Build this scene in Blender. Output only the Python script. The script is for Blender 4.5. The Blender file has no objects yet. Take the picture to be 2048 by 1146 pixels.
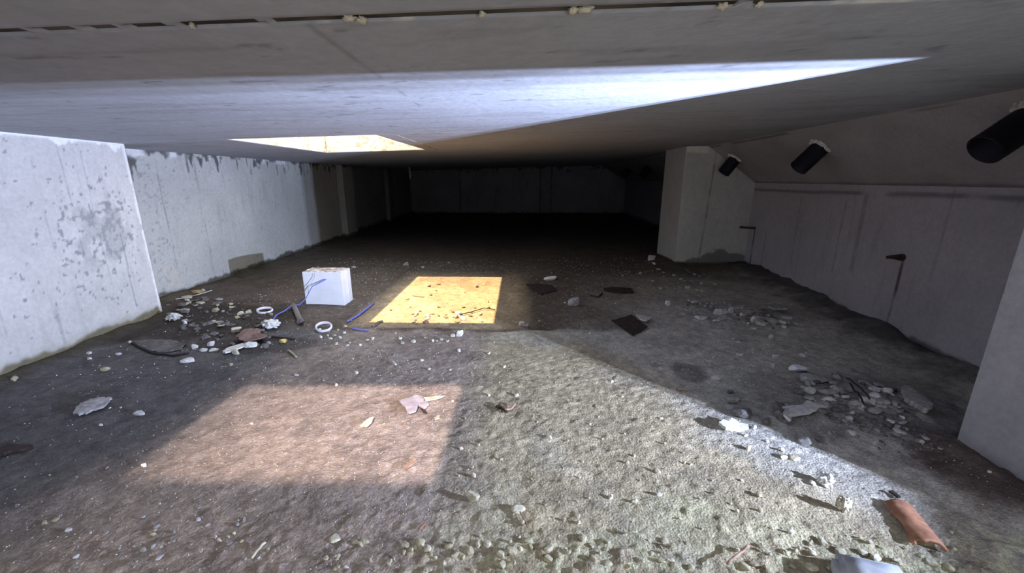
import bpy, bmesh, math, random
import numpy as np
from mathutils import Vector, Matrix, noise as mn
random.seed(7)
S = bpy.context.scene
COL = S.collection
# ------------------------------------------------------------------ camera
F = 821.0; PITCH = math.radians(14.7); YAW = math.radians(-1.1); CH = 0.95
cam_d = bpy.data.cameras.new('camera'); cam = bpy.data.objects.new('camera', cam_d); COL.objects.link(cam)
cam_d.sensor_width = 36; cam_d.lens = F/2048*36; cam_d.clip_start = 0.02; cam_d.clip_end = 200
cam.location = (0, 0, CH); cam.rotation_euler = (math.pi/2-PITCH, 0, -YAW)
S.camera = cam

def ray(u, v):
    a = (u-1024)/F; b = (573-v)/F
    dx, dy, dz = a, math.cos(PITCH)+b*math.sin(PITCH), -math.sin(PITCH)+b*math.cos(PITCH)
    c, s = math.cos(YAW), math.sin(YAW)
    return (c*dx+s*dy, -s*dx+c*dy, dz)
def at_y(u, v, y):
    d = ray(u, v); t = y/d[1]; return Vector((d[0]*t, y, CH+d[2]*t))
def srgb(r, g, b):
    f = lambda c: (c/12.92 if c <= .04045 else ((c+.055)/1.055)**2.4)
    return (f(r/255), f(g/255), f(b/255))
def zc(x):   # underside of the slab, slightly tilted
    return 1.24+0.027*x
# ------------------------------------------------------------------ noise
def _h(ix, iy, seed):
    n = (ix.astype(np.int64)*374761393+iy.astype(np.int64)*668265263+seed*2147483647) & 0x7fffffff
    n = ((n ^ (n >> 13))*1274126177) & 0x7fffffff
    n = (n ^ (n >> 16)) & 0x7fffffff
    return (n % 100003)/100003.0
def vn(x, y, seed=0):
    x = np.asarray(x, float); y = np.asarray(y, float)
    ix = np.floor(x); iy = np.floor(y); fx = x-ix; fy = y-iy
    fx = fx*fx*(3-2*fx); fy = fy*fy*(3-2*fy)
    a = _h(ix, iy, seed); b = _h(ix+1, iy, seed); c = _h(ix, iy+1, seed); d = _h(ix+1, iy+1, seed)
    return (a*(1-fx)+b*fx)*(1-fy)+(c*(1-fx)+d*fx)*fy
def fbm(x, y, sc, octv=4, seed=0, gain=.5):
    t = 0; a = 1; n = 0
    x = np.asarray(x, float)/sc; y = np.asarray(y, float)/sc
    for o in range(octv):
        c, s = math.cos(.7*o+.3), math.sin(.7*o+.3)
        t = t+a*vn((x*c-y*s)*2**o+17.3*o+50, (x*s+y*c)*2**o+91.7*o+50, seed+o); n += a; a *= gain
    return t/n
def sst(a, b, x):
    t = np.clip((x-a)/(b-a), 0, 1); return t*t*(3-2*t)
def mix(a, b, t):
    t = np.asarray(t)[..., None]; return np.asarray(a)*(1-t)+np.asarray(b)*t
# ------------------------------------------------------------------ materials
def mat_attr(name, rough=.88, bump=.25, scale=60, spec=.3, amp=.18, bscale=None, bdist=.01):
    m = bpy.data.materials.new(name); m.use_nodes = True; nt = m.node_tree; N = nt.nodes; L = nt.links
    b = N['Principled BSDF']; b.inputs['Roughness'].default_value = rough
    b.inputs['Specular IOR Level'].default_value = spec
    at = N.new('ShaderNodeAttribute'); at.attribute_name = 'Col'
    tc = N.new('ShaderNodeTexCoord')
    n1 = N.new('ShaderNodeTexNoise'); n1.inputs['Scale'].default_value = scale; n1.inputs['Detail'].default_value = 6
    n1.inputs['Roughness'].default_value = .65
    L.new(tc.outputs['Object'], n1.inputs['Vector'])
    mr = N.new('ShaderNodeMapRange'); mr.inputs['From Min'].default_value = .25; mr.inputs['From Max'].default_value = .75
    mr.inputs['To Min'].default_value = 1-amp; mr.inputs['To Max'].default_value = 1+amp
    L.new(n1.outputs['Fac'], mr.inputs['Value'])
    mx = N.new('ShaderNodeVectorMath'); mx.operation = 'SCALE'
    L.new(at.outputs['Color'], mx.inputs[0]); L.new(mr.outputs['Result'], mx.inputs['Scale'])
    L.new(mx.outputs['Vector'], b.inputs['Base Color'])
    n2 = N.new('ShaderNodeTexNoise'); n2.inputs['Scale'].default_value = bscale or scale*1.3; n2.inputs['Detail'].default_value = 5
    L.new(tc.outputs['Object'], n2.inputs['Vector'])
    bp = N.new('ShaderNodeBump'); bp.inputs['Strength'].default_value = bump; bp.inputs['Distance'].default_value = bdist
    L.new(n2.outputs['Fac'], bp.inputs['Height']); L.new(bp.outputs['Normal'], b.inputs['Normal'])
    return m
def mat_p(name, c, c2=None, rough=.8, scale=40, bump=.2, spec=.3, metal=0, trans=0, lo=.35, hi=.65, bdist=.004):
    m = bpy.data.materials.new(name); m.use_nodes = True; nt = m.node_tree; N = nt.nodes; L = nt.links
    b = N['Principled BSDF']; b.inputs['Roughness'].default_value = rough; b.inputs['Metallic'].default_value = metal
    b.inputs['Specular IOR Level'].default_value = spec; b.inputs['Transmission Weight'].default_value = trans
    c2 = c2 or tuple(x*.7 for x in c)
    tc = N.new('ShaderNodeTexCoord'); n1 = N.new('ShaderNodeTexNoise')
    n1.inputs['Scale'].default_value = scale; n1.inputs['Detail'].default_value = 5
    L.new(tc.outputs['Object'], n1.inputs['Vector'])
    cr = N.new('ShaderNodeValToRGB'); e = cr.color_ramp.elements
    e[0].position = lo; e[0].color = (*c2, 1); e[1].position = hi; e[1].color = (*c, 1)
    L.new(n1.outputs['Fac'], cr.inputs['Fac']); L.new(cr.outputs['Color'], b.inputs['Base Color'])
    bp = N.new('ShaderNodeBump'); bp.inputs['Strength'].default_value = bump; bp.inputs['Distance'].default_value = bdist
    L.new(n1.outputs['Fac'], bp.inputs['Height']); L.new(bp.outputs['Normal'], b.inputs['Normal'])
    return m
M = {}
M['wall'] = mat_attr('wall_concrete', bump=.25, scale=45, amp=.12)
M['ceil'] = mat_attr('ceiling_concrete', bump=.22, scale=30, amp=.10)
M['floor'] = mat_attr('floor_soil_concrete', rough=.85, bump=.8, scale=110, amp=.42, bscale=150, bdist=.008, spec=.25)
M['white'] = mat_p('white_plaster', (.78, .78, .73), (.55, .54, .48), scale=60)
M['cream'] = mat_p('cream_mortar', (.66, .62, .48), (.42, .38, .27), scale=60)
M['yellow'] = mat_p('yellow_foam', (.75, .62, .18), (.5, .38, .1), scale=60)
M['tan'] = mat_p('tan_chip', (.5, .36, .17), (.3, .2, .09), scale=60)
M['grey'] = mat_p('grey_stone', (.40, .39, .385), (.24, .23, .225), scale=50)
M['lgrey'] = mat_p('light_grey_stone', (.62, .61, .60), (.42, .41, .40), scale=50)
M['dgrey'] = mat_p('dark_stone', (.17, .16, .15), (.09, .08, .075), scale=50)
M['brown'] = mat_p('brown_sheet', (.25, .165, .14), (.16, .10, .085), scale=50)
M['dbrown'] = mat_p('dark_rotten_board', (.055, .035, .032), (.025, .018, .018), scale=40)
M['mauve'] = mat_p('weathered_board', (.50, .44, .45), (.33, .28, .29), scale=35)
M['terra'] = mat_p('terracotta', (.42, .215, .12), (.25, .115, .07), scale=45, rough=.7)
M['olive'] = mat_p('olive_pebble', (.50, .46, .32), (.36, .32, .21), scale=60)
M['blue'] = mat_p('blue_plastic', (.17, .19, .72), (.13, .15, .6), rough=.4, scale=20, bump=.02)
M['pvc'] = mat_p('dull_plastic_tube', (.26, .22, .21), (.17, .14, .13), rough=.45, scale=30)
M['ring'] = mat_p('white_ring_plastic', (.75, .73, .76), (.6, .58, .62), rough=.5, scale=30, bump=.05)
M['blackpipe'] = mat_p('black_corrugated_pipe', (.012, .011, .02), (.008, .008, .014), rough=.6, scale=30, bump=.1)
M['pipehole'] = mat_p('pipe_inside', (.006, .006, .009), rough=.9)
M['cable'] = mat_p('black_cable', (.02, .018, .018), rough=.6)
M['rust'] = mat_p('rusty_steel', (.07, .045, .038), (.035, .022, .02), rough=.8)
M['bark'] = mat_p('pale_twig', (.42, .28, .2), (.26, .16, .11), scale=50)
M['block'] = mat_p('grey_concrete_block', (.47, .49, .50), (.33, .34, .35), scale=25)
M['shellw'] = mat_p('bright_white_plastic', (.85, .86, .92), (.75, .76, .82), rough=.4, bump=.05)
M['groove'] = mat_p('joint_filler', (.11, .09, .065), (.03, .022, .018), scale=9, lo=.42, hi=.62, bump=.6)
M['lamp'] = mat_p('lamp_housing', (.05, .05, .05), rough=.5)
# ------------------------------------------------------------------ mesh helpers
def mesh_np(name, V, Fq, mat, parent=None, col=None, smooth=True):
    me = bpy.data.meshes.new(name)
    V = np.asarray(V, np.float32).reshape(-1, 3); Fq = np.asarray(Fq, np.int32)
    nf = len(Fq); k = Fq.shape[1]
    me.vertices.add(len(V)); me.vertices.foreach_set('co', V.ravel())
    me.loops.add(nf*k); me.loops.foreach_set('vertex_index', Fq.ravel())
    me.polygons.add(nf); me.polygons.foreach_set('loop_start', np.arange(0, nf*k, k, dtype=np.int32))
    try: me.polygons.foreach_set('loop_total', np.full(nf, k, np.int32))
    except Exception: pass
    me.polygons.foreach_set('use_smooth', np.full(nf, smooth))
    if col is not None:
        a = me.color_attributes.new('Col', 'FLOAT_COLOR', 'POINT')
        c = np.ones((len(V), 4), np.float32); c[:, :3] = np.clip(np.asarray(col).reshape(-1, 3), 0.003, .95); a.data.foreach_set('color', c.ravel())
    me.update(calc_edges=True); me.validate()
    o = bpy.data.objects.new(name, me); COL.objects.link(o)
    if mat: me.materials.append(mat)
    if parent: o.parent = parent
    return o
def gridfaces(nr, nc, keep=None, flip=False):
    i = np.arange(nr-1)[:, None]*nc+np.arange(nc-1)[None, :]
    q = np.stack([i, i+1, i+nc+1, i+nc], -1)
    if flip: q = q[..., ::-1]
    if keep is not None: q = q[keep]
    return q.reshape(-1, 4)
def from_bm(name, bm, mat, parent=None, smooth=False):
    me = bpy.data.meshes.new(name); bmesh.ops.recalc_face_normals(bm, faces=bm.faces)
    bm.to_mesh(me); bm.free()
    if smooth:
        for p in me.polygons: p.use_smooth = True
    me.materials.append(mat); o = bpy.data.objects.new(name, me); COL.objects.link(o)
    if parent: o.parent = parent
    return o
def struct(o): o['kind'] = 'structure'; return o
def tag(o, label, cat, group=None):
    o['label'] = label; o['category'] = cat
    if group: o['group'] = group
    return o
def solidify(o, t, off=-1):
    m = o.modifiers.new('thickness', 'SOLIDIFY'); m.thickness = t; m.offset = off; return o
def box_bm(bm, x0, x1, y0, y1, z0, z1, mtx=None):
    vs = [bm.verts.new((x, y, z)) for x in (x0, x1) for y in (y0, y1) for z in (z0, z1)]
    for f in ((0, 1, 3, 2), (4, 6, 7, 5), (0, 4, 5, 1), (2, 3, 7, 6), (0, 2, 6, 4), (1, 5, 7, 3)):
        bm.faces.new([vs[i] for i in f])
    if mtx: bmesh.ops.transform(bm, matrix=mtx, verts=vs)
    return vs
def bevel_all(bm, w, seg=2):
    bmesh.ops.recalc_face_normals(bm, faces=bm.faces)
    bmesh.ops.bevel(bm, geom=list(bm.edges), offset=w, segments=seg, affect='EDGES', profile=.7)
def tube_pts(pts, rad, nseg=10, caps=True, flat=1.0):
    """swept tube through points, rad scalar or list; flat<1 squashes vertically"""
    bm = bmesh.new(); rings = []
    pts = [Vector(p) for p in pts]
    for i, p in enumerate(pts):
        t = (pts[min(i+1, len(pts)-1)]-pts[max(i-1, 0)]).normalized()
        up = Vector((0, 0, 1)) if abs(t.z) < .95 else Vector((1, 0, 0))
        a = t.cross(up).normalized(); b = a.cross(t).normalized()
        r = rad[i] if isinstance(rad, (list, tuple)) else rad
        rings.append([bm.verts.new(p+a*math.cos(2*math.pi*k/nseg)*r+b*math.sin(2*math.pi*k/nseg)*r*flat) for k in range(nseg)])
    for i in range(len(rings)-1):
        for k in range(nseg):
            bm.faces.new((rings[i][k], rings[i][(k+1) % nseg], rings[i+1][(k+1) % nseg], rings[i+1][k]))
    if caps: bm.faces.new(rings[0]); bm.faces.new(rings[-1][::-1])
    return bm
# ------------------------------------------------------------------ floor
LW = lambda y: np.where(y < 2.78, -2.36-.081*y, -2.86-.02*(y-2.78))     # left wall foot x(y)
RW = lambda y: 2.065+.112*y
def P0(u, v, z=0.0):
    d = ray(u, v); t = (z-CH)/d[2]; return (d[0]*t, d[1]*t)
HEAPS = []
def heap(u, v, rx, ry, a): x, y = P0(u, v); HEAPS.append((x, y, rx, ry, a))
heap(1725, 815, .42, .24, .045); heap(1480, 635, .55, .28, .03); heap(450, 655, .42, .35, .015)
heap(1990, 985, .12, .25, .05); heap(1310, 522, .3, .35, .03)
def hbase(x, y):
    x = np.asarray(x, float); y = np.asarray(y, float)
    h = .014*(fbm(x, y, .9, 3, 5)-.5)
    for hx, hy, rx, ry, a in HEAPS:
        d2 = ((x-hx)/rx)**2+((y-hy)/ry)**2
        h = h+a*np.exp(-d2)*(.6+.8*fbm(x, y, .09, 3, 9))
    # soil banked up against the walls
    dl = x-LW(y); dr = RW(y)-x
    rag = fbm(x, y, .22, 3, 21)
    h = h+.055*rag*(1-sst(.0, .16, dl))*sst(-.4, .6, y)+.085*rag*(1-sst(.0, .30, dr))
    h = h+.06*rag*(1-sst(0, .5, 11.5-y))
    # drop behind the rough slab edge across the middle
    edge = 2.52+.10*(fbm(x*1.0, y*0+3, .35, 3, 31)-.5)*2
    h = h-.018*sst(edge-.03, edge+.05, y)*(1-sst(.1, .5, x))*sst(-1.6, -1.2, x)
    return h
def hfull(x, y):
    h = hbase(x, y)
    near = 1-sst(1.9, 2.9, y)
    rough = .35+.65*near
    fg = near*sst(-1.7, -.4, x)
    h = h+(.006*(fbm(x, y, .06, 4, 41, .5)-.5)+.0085*(fbm(x, y, .022, 3, 43, .65)-.5))*rough*(.55+.45*fg)
    # small lumps
    l = fbm(x, y, .03, 2, 47); h = h+.0028*sst(.66, .85, l)*fg
    crumb = 1-sst(.82, 1.10, y+.2*(fbm(x, y, .2, 2, 51)-.5)+.05*np.abs(x-.5))
    h = h+.007*sst(.45, .8, fbm(x, y, .022, 3, 53))*crumb
    pile = 0
    for hx, hy, rx, ry, a in HEAPS: pile = pile+np.exp(-(((x-hx)/rx)**2+((y-hy)/ry)**2))
    h = h+.02*(fbm(x, y, .05, 3, 57)-.45)*np.clip(pile, 0, 1)
    return h
def gz(x, y): return float(hfull(np.array([x]), np.array([y]))[0])
def P(u, v):
    z = 0
    for _ in range(3):
        x, y = P0(u, v, z); z = float(hbase(np.array([x]), np.array([y]))[0])
    return Vector((x, y, gz(x, y)))
def mpp(p):   # metres per photo pixel at a point
    return ((p.y*math.cos(PITCH)+(CH-p.z)*math.sin(PITCH)))/F
def floor_color(x, y):
    n1 = fbm(x, y, .5, 4, 61); n2 = fbm(x, y, .12, 4, 63); n3 = fbm(x, y, .03, 3, 65)
    olive = np.array((.38, .32, .205)); gry = np.array((.42, .40, .365)); soil = np.array((.105, .082, .065))
    slate = np.array((.110, .104, .102)); pink = np.array((.27, .215, .19)); sun_patch_tone = np.array((.44, .34, .21))
    c = mix(olive, gry, sst(-.15, .35, (x*.8+(y-1.5)*.45)-.55+.5*(n1-.5)))
    # paler chalky streaks towards the right of the lit slab
    c = mix(c, np.array((.42, .42, .35)), .25*sst(.5, .62, n1+.12*(x-.3))*(1-sst(2.4, 2.7, y)))
    c = mix(c, np.array((.40, .38, .22)), .6*np.exp(-(((x-.50)/.16)**2+((y-1.0)/.09)**2)))
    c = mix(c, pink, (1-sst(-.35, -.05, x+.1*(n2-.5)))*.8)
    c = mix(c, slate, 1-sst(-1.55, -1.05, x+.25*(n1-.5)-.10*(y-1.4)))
    # wet band beyond the slab edge
    edge = 2.50+.12*(n2-.5)
    back = sst(edge-.05, edge+.07, y)*(1-sst(.2, 1.3, x+.5*(n1-.5)-.15*(y-2.5)))
    mid = mix(soil, sun_patch_tone, sst(-1.25, -1.05, x)*(1-sst(-.05, .15, x))*sst(2.5, 2.6, y)*(1-sst(4.0, 4.5, y))*.75)  # sunlight painted in: brighter, warmer soil where the sun patch falls
    c = mix(c, mid, back)
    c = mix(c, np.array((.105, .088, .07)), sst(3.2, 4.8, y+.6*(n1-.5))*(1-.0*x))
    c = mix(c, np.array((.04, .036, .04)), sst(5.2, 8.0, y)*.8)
    # dark heap of dirt by the left corner and soil against the walls
    for (u, v, rx, ry, k) in ((430, 645, .62, .5, .95), (350, 640, .35, .4, .9), (500, 690, .4, .15, .6)):
        px, py = P0(u, v); d = ((x-px)/rx)**2+((y-py)/ry)**2
        c = mix(c, np.array((.045, .036, .03)), k*(1-sst(.4, 1.2, d+.8*(n2-.5))))
    dl = x-LW(y); dr = RW(y)-x
    c = mix(c, np.array((.07, .06, .035)), .75*(1-sst(.03, .14, dl+.08*(n2-.5))))
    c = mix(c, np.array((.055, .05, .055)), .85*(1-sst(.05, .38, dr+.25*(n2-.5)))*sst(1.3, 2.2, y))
    px, py = P0(1985, 960); c = mix(c, np.array((.05, .022, .016)), .85*(1-sst(.3, 1.2, ((x-px)/.22)**2+((y-py)/.3)**2+.7*(n2-.5))))
    px, py = P0(1725, 815); c = mix(c, np.array((.15, .14, .14)), .6*(1-sst(.3, 1.6, ((x-px)/.55)**2+((y-py)/.30)**2+.8*(n2-.5))))
    px, py = P0(1378, 745); c = mix(c, np.array((.12, .11, .10)), .7*(1-sst(.5, 1.1, ((x-px)/.10)**2+((y-py)/.13)**2+.8*(n2-.5))))
    crumb = 1-sst(.80, 1.08, y+.2*(fbm(x, y, .2, 2, 51)-.5)+.05*np.abs(x-.5))
    c = mix(c, np.array((.42, .42, .26)), .7*crumb*sst(.45, .6, n3)*sst(-.5, 0, x))
    c = c*(.72+.56*n2)[..., None]*(.62+.76*n3)[..., None]*(.8+.4*fbm(x, y, .012, 2, 67))[..., None]
    return c
xs = np.concatenate([np.arange(-3.15, -2.0, .012), np.arange(-2.0, 2.0, .0065), np.arange(2.0, 3.0, .012)])
yl = [-1.7]
while yl[-1] < .6: yl.append(yl[-1]+.05)
while yl[-1] < 11.7:
    y = yl[-1]; yl.append(y+(.006 if y < 1.6 else .006+.0045*(y-1.6)**1.1))
ys = np.array(yl)
X, Y = np.meshgrid(xs, ys)
Z = hfull(X, Y)
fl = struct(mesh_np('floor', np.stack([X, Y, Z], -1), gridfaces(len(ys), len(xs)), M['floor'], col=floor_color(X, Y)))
# ------------------------------------------------------------------ walls
def wall(name, A, B, z0, z1, colfn, thick=.2, res=.012, flip=False, disp=.0012, zt=None, mat='wall'):
    A = np.array(A, float); B = np.array(B, float); Ln = np.linalg.norm(B-A)
    ns = max(2, int(Ln/res)); nz = max(2, int((z1-z0)/res))
    s = np.linspace(0, Ln, ns); z = np.linspace(z0, z1, nz)
    SS, ZZ = np.meshgrid(s, z)
    d = (B-A)/Ln; nrm = np.array([-d[1], d[0]])*(1 if flip else -1)
    off = disp*(fbm(SS, ZZ, .15, 4, len(name))-.5)*2
    XX = A[0]+d[0]*SS+nrm[0]*off; YY = A[1]+d[1]*SS+nrm[1]*off
    c = colfn(SS, ZZ)
    o = mesh_np(name, np.stack([XX, YY, ZZ], -1), gridfaces(nz, ns, flip=flip), M[mat], col=c)
    solidify(o, thick, -1); return struct(o)
def conc(base, s, z, seed=0, lines=.35, drip=0.0, ztop=1.2, foot=.12, footc=(.07, .06, .04)):
    n = fbm(s, z, .45, 4, seed+100); n2 = fbm(s, z, .05, 4, seed+120)
    c = np.array(base)*(.85+.3*n)[..., None]*(.93+.14*n2)[..., None]
    st = fbm(s, z*.12, .035, 3, seed+140)                      # vertical runs
    c = mix(c, c*.62, lines*sst(.62, .75, st)*sst(.3, .6, fbm(s, z, .3, 2, seed+150)))
    if drip:
        ln = ztop-.03-drip*sst(.45, .95, fbm(s, z*.02, .05, 3, seed+160))
        c = mix(c, np.array((.035, .035, .035)), .8*sst(-.01, .02, z-ln)*sst(.45, .6, fbm(s, z, .06, 2, seed+165)))
    if foot:
        e = foot*(.15+.95*fbm(s, z*.0, .16, 4, seed+170, .6))
        c = mix(c, np.array(footc), .9*(1-sst(e-.015, e+.012, z)))
    return c
def vline(c, s, z, s0, w, col, k, z0=-1, z1=9, lean=0.0, seed=0, wob=.006):
    d = np.abs(s-s0-lean*(z-z0)-wob*(fbm(z, z*0, .15, 3, seed+3)-.5)*2)
    m = k*(1-sst(w*.4, w, d))*sst(z0-.02, z0+.02, z)*(1-sst(z1-.02, z1+.02, z))
    m = m*(.55+.45*sst(.35, .5, fbm(s, z, .08, 3, seed+4)))
    return mix(c, np.array(col), m)
# left, near panel (s measured from y=-1.6 towards the far corner)
LA = (-2.36+.081*1.6, -1.6); LB = (-2.36-.081*2.78, 2.78); LL = math.dist(LA, LB)
def col_left1(s, z):
    c = conc((.62, .605, .57), s, z, 1, lines=.25, foot=.06)
    t = LL-s
    c = mix(c, np.array((.10, .088, .05)), .92*(1-sst(-.012, .015, z-.095*(.1+.95*fbm(s, z*0, .17, 4, 199, .6)))))
    # splattered grey mortar spots
    sp = np.exp(-(((t-.26)/.20)**2+((z-.66)/.28)**2))+.35*np.exp(-(((t-.55)/.22)**2+((z-.55)/.4)**2))
    cell = fbm(s, z*.8, .022, 2, 201)
    c = mix(c, np.array((.27, .27, .28)), .85*sst(.83-.27*sp, .87-.27*sp, cell))
    c = mix(c, np.array((.36, .36, .35)), .55*sst(.45, .7, fbm(s, z, .1, 3, 205)*sp*1.6))
    for k, (q, w, kk, a, b) in enumerate(((.20, .006, .6, .12, .62), (.34, .005, .3, .2, 1.1), (.46, .005, .4, .5, 1.15), (.62, .005, .35, .3, 1.05), (.70, .012, .35, .05, .3), (.95, .006, .3, .2, .9))):
        c = vline(c, s, z, LL-q, w, (.22, .22, .23), kk, a, b, .02, k*7)
    # white lime along the top edge and down the outer corner
    top = zc(-2.55)
    e = top-.012-.05*sst(.45, .8, fbm(s, z*0, .07, 3, 211))
    c = mix(c, np.array((.92, .92, .90)), .95*sst(-.004, .006, z-e))
    c = mix(c, np.array((.90, .90, .86)), .9*(1-sst(.012, .03, t+.03*(fbm(s, z, .05, 3, 215)-.5)))*sst(.3, .5, fbm(s, z, .09, 2, 217)))
    c = mix(c, np.array((.25, .22, .12)), .5*(1-sst(.02, .12, z+.05*(fbm(s, z, .1, 3, 219)-.5))))
    return c
wall('wall_left', LA, LB, -.1, 1.185, col_left1, thick=.55, res=.009)
L2A = (-2.86, 2.70); L2B = (-2.94, 6.75); 
def col_left2(s, z):
    c = conc((.53, .53, .49), s, z, 2, lines=.3, drip=.22, ztop=1.165, foot=.09, footc=(.06, .055, .04))
    c = mix(c, np.array((.26, .26, .27)), .6*sst(.80, .86, fbm(s, z, .02, 2, 231)+.13*np.exp(-((s-.45)/.25)**2)))
    c = mix(c, np.array((.62, .55, .47)), .25*sst(.5, .55, fbm(s, z, .5, 2, 233))*(1-sst(.6, .7, z))*(1-sst(.9, 1.0, s)))
    for k, (q, w, kk) in enumerate(((.62, .007, .55), (1.02, .006, .55), (1.38, .005, .25), (2.1, .006, .25), (2.9, .012, .25))):
        c = vline(c, s, z, q, w, (.17, .17, .17), kk, .1, 1.15, 0, 31+k*5)
    for k, q in enumerate((.35, .95, 1.62, 1.78, 2.35, 2.5, 2.62, 3.0, 3.1)):
        c = vline(c, s, z, q, .012, (.05, .05, .05), .75, 1.165-(.08+.12*((k*37) % 10)/10), 1.2, 0, 61+k)
    wt = sst(.62, .75, fbm(s, z*0, .12, 2, 241))*sst(1.12, 1.14, z+.03*fbm(s, z, .04, 2, 243))
    return mix(c, np.array((.85, .85, .84)), .8*wt)
wall('wall_left_far', L2A, L2B, -.1, 1.185, col_left2, thick=.25, res=.012)
dimc = lambda seed, b=(.36, .355, .35), **k: (lambda s, z: conc(b, s, z, seed, **k))
def pier(name, x0, x1, y0, y1, base, seed, z1=1.2, cham=.0):
    """closed column of cast concrete with gridded faces"""
    pts = [(x0, y0), (x1, y0), (x1, y1), (x0, y1)]
    Vs = []; Fs = []; Cs = []; n0 = 0
    for i in range(4):
        a = np.array(pts[i]); b = np.array(pts[(i+1) % 4]); Ln = np.linalg.norm(b-a); ns = max(3, int(Ln/.012)); nz = int((z1+.1)/.012)
        s, z = np.meshgrid(np.linspace(0, Ln, ns), np.linspace(-.1, z1, nz)); d = (b-a)/Ln
        q = gridfaces(nz, ns)+n0
        Vs.append(np.stack([a[0]+d[0]*s, a[1]+d[1]*s, z], -1).reshape(-1, 3)); Fs.append(q); Cs.append(base(i, s, z, Ln).reshape(-1, 3)); n0 += ns*nz
    return struct(mesh_np(name, np.concatenate(Vs), np.concatenate(Fs), M['wall'], col=np.concatenate(Cs)))
pier('wall_left_pilaster', -3.05, -2.84, 6.75, 7.15, lambda i, s, z, L: conc((.42, .42, .41), s, z, 71+i, drip=.1, ztop=1.165), 71, 1.19)
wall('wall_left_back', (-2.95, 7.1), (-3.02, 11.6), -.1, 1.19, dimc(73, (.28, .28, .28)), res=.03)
pier('wall_left_buttress', -3.1, -2.90, 9.25, 9.6, lambda i, s, z, L: conc((.20, .20, .21), s, z, 75+i), 75, 1.19)
def col_far(s, z):
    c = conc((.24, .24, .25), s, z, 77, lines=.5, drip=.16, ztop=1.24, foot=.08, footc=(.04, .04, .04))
    for k, q in enumerate((1.55, 3.75, 4.05)):
        c = vline(c, s, z, q, .03, (.09, .09, .09), .8, 0, 1.3, 0, 81+k)
    return c
wall('wall_back', (-3.2, 11.55), (3.2, 11.55), -.1, 1.33, col_far, res=.025, flip=False)
# right wall: foot line x = RW(y); lower face up to the ledge, sloped haunch above
def col_right(s, z):
    c = conc((.43, .415, .44), s, z, 91, lines=.3, foot=.06, footc=(.10, .095, .10))
    yy = -1.6+s/math.hypot(1, .112)
    e = .875+.018*(fbm(s, z*0, .3, 3, 95)-.5)
    c = mix(c, np.array((.15, .14, .145)), .75*(1-sst(.006, .022, np.abs(z-e+.012*yy-.012)))*sst(.3, .6, fbm(s, z, .25, 3, 97)+.1))
    for k, (y0, w, a, b) in enumerate(((4.30, .02, .05, .45), (3.75, .012, .2, .8), (3.15, .012, .25, .8), (2.95, .03, .3, .85), (2.3, .012, .4, .9))):
        c = vline(c, s, z, (y0+1.6)*math.hypot(1, .112), w, (.19, .185, .19), .5, a, b, 0, 101+k)
    # rust runs under the two steel ties
    for k, (y0, zt, w) in enumerate(((4.56, .42, .020), (2.52, .48, .014))):
        sc = (y0+1.6)*math.hypot(1, .112)
        c = vline(c, s, z, sc, w, (.075, .06, .06), .9, .03, zt, 0, 111+k, .01)
    c = vline(c, s, z, (2.52+1.6)*math.hypot(1, .112), .012, (.12, .035, .03), .8, .33, .47, 0, 117, .004)
    return c
def W(y): return (float(RW(y)), y)
wall('wall_right', W(-1.6), W(4.95), -.1, .93, col_right, thick=.25, res=.012, flip=True)
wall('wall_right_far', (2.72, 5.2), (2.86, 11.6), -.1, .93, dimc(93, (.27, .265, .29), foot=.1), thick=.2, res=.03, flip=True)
ZL = .905
def hx_top(y): return np.minimum(1.985+.02*(y-2.5), RW(y)-.12)
def haunch(name, y0, y1, xw, res, seed, base):
    n = max(2, int((y1-y0)/res)); yy = np.linspace(y0, y1, n); m = max(8, int(.7/res)); tt = np.linspace(0, 1, m)
    T, YY = np.meshgrid(tt, yy)
    xb = xw(YY)+.004; xt = hx_top(YY); zt = zc(xt)+.004
    XX = xb+(xt-xb)*T; ZZ = ZL+(zt-ZL)*T
    n2 = fbm(YY, T*.7, .25, 4, seed); c = np.array(base)*(.82+.36*n2)[..., None]
    crack = 1-sst(.006, .02, np.abs(T-.955+.05*(fbm(YY, YY*0, .3, 3, seed+3)-.5)))
    c = mix(c, np.array((.05, .045, .045)), .8*crack*sst(.42, .5, fbm(YY, T*0, .6, 2, seed+5)))
    c = mix(c, np.array((.13, .125, .13)), .75*(1-sst(.02, .07, T+.05*(n2-.5))))
    # loop closed behind as a solid prism
    Vf = np.stack([XX, YY, ZZ], -1)
    back = np.stack([np.full((n, 1), 0)+xw(yy)[:, None]+.1, yy[:, None], np.full((n, 1), 1.36)], -1)
    back2 = np.stack([xw(yy)[:, None]+.1, yy[:, None], np.full((n, 1), ZL-.02)], -1)
    V = np.concatenate([back2, Vf, np.concatenate([hx_top(yy)[:, None, None]*np.array([1, 0, 0])+yy[:, None, None]*np.array([0, 1, 0])+np.array([0, 0, 1.36])], 1), back, back2], 1)
    nc = V.shape[1]
    C = np.concatenate([c[:, :1], c, c[:, -1:], c[:, -1:], c[:, -1:]], 1)
    return struct(mesh_np(name, V, gridfaces(n, nc, flip=False), M['wall'], col=C))
haunch('trim_1', -1.6, 4.9, RW, .015, 121, (.36, .34, .345))
haunch('trim_2', 5.1, 11.55, lambda y: 2.72+.0219*(y-5.2), .05, 125, (.25, .24, .25))
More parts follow.
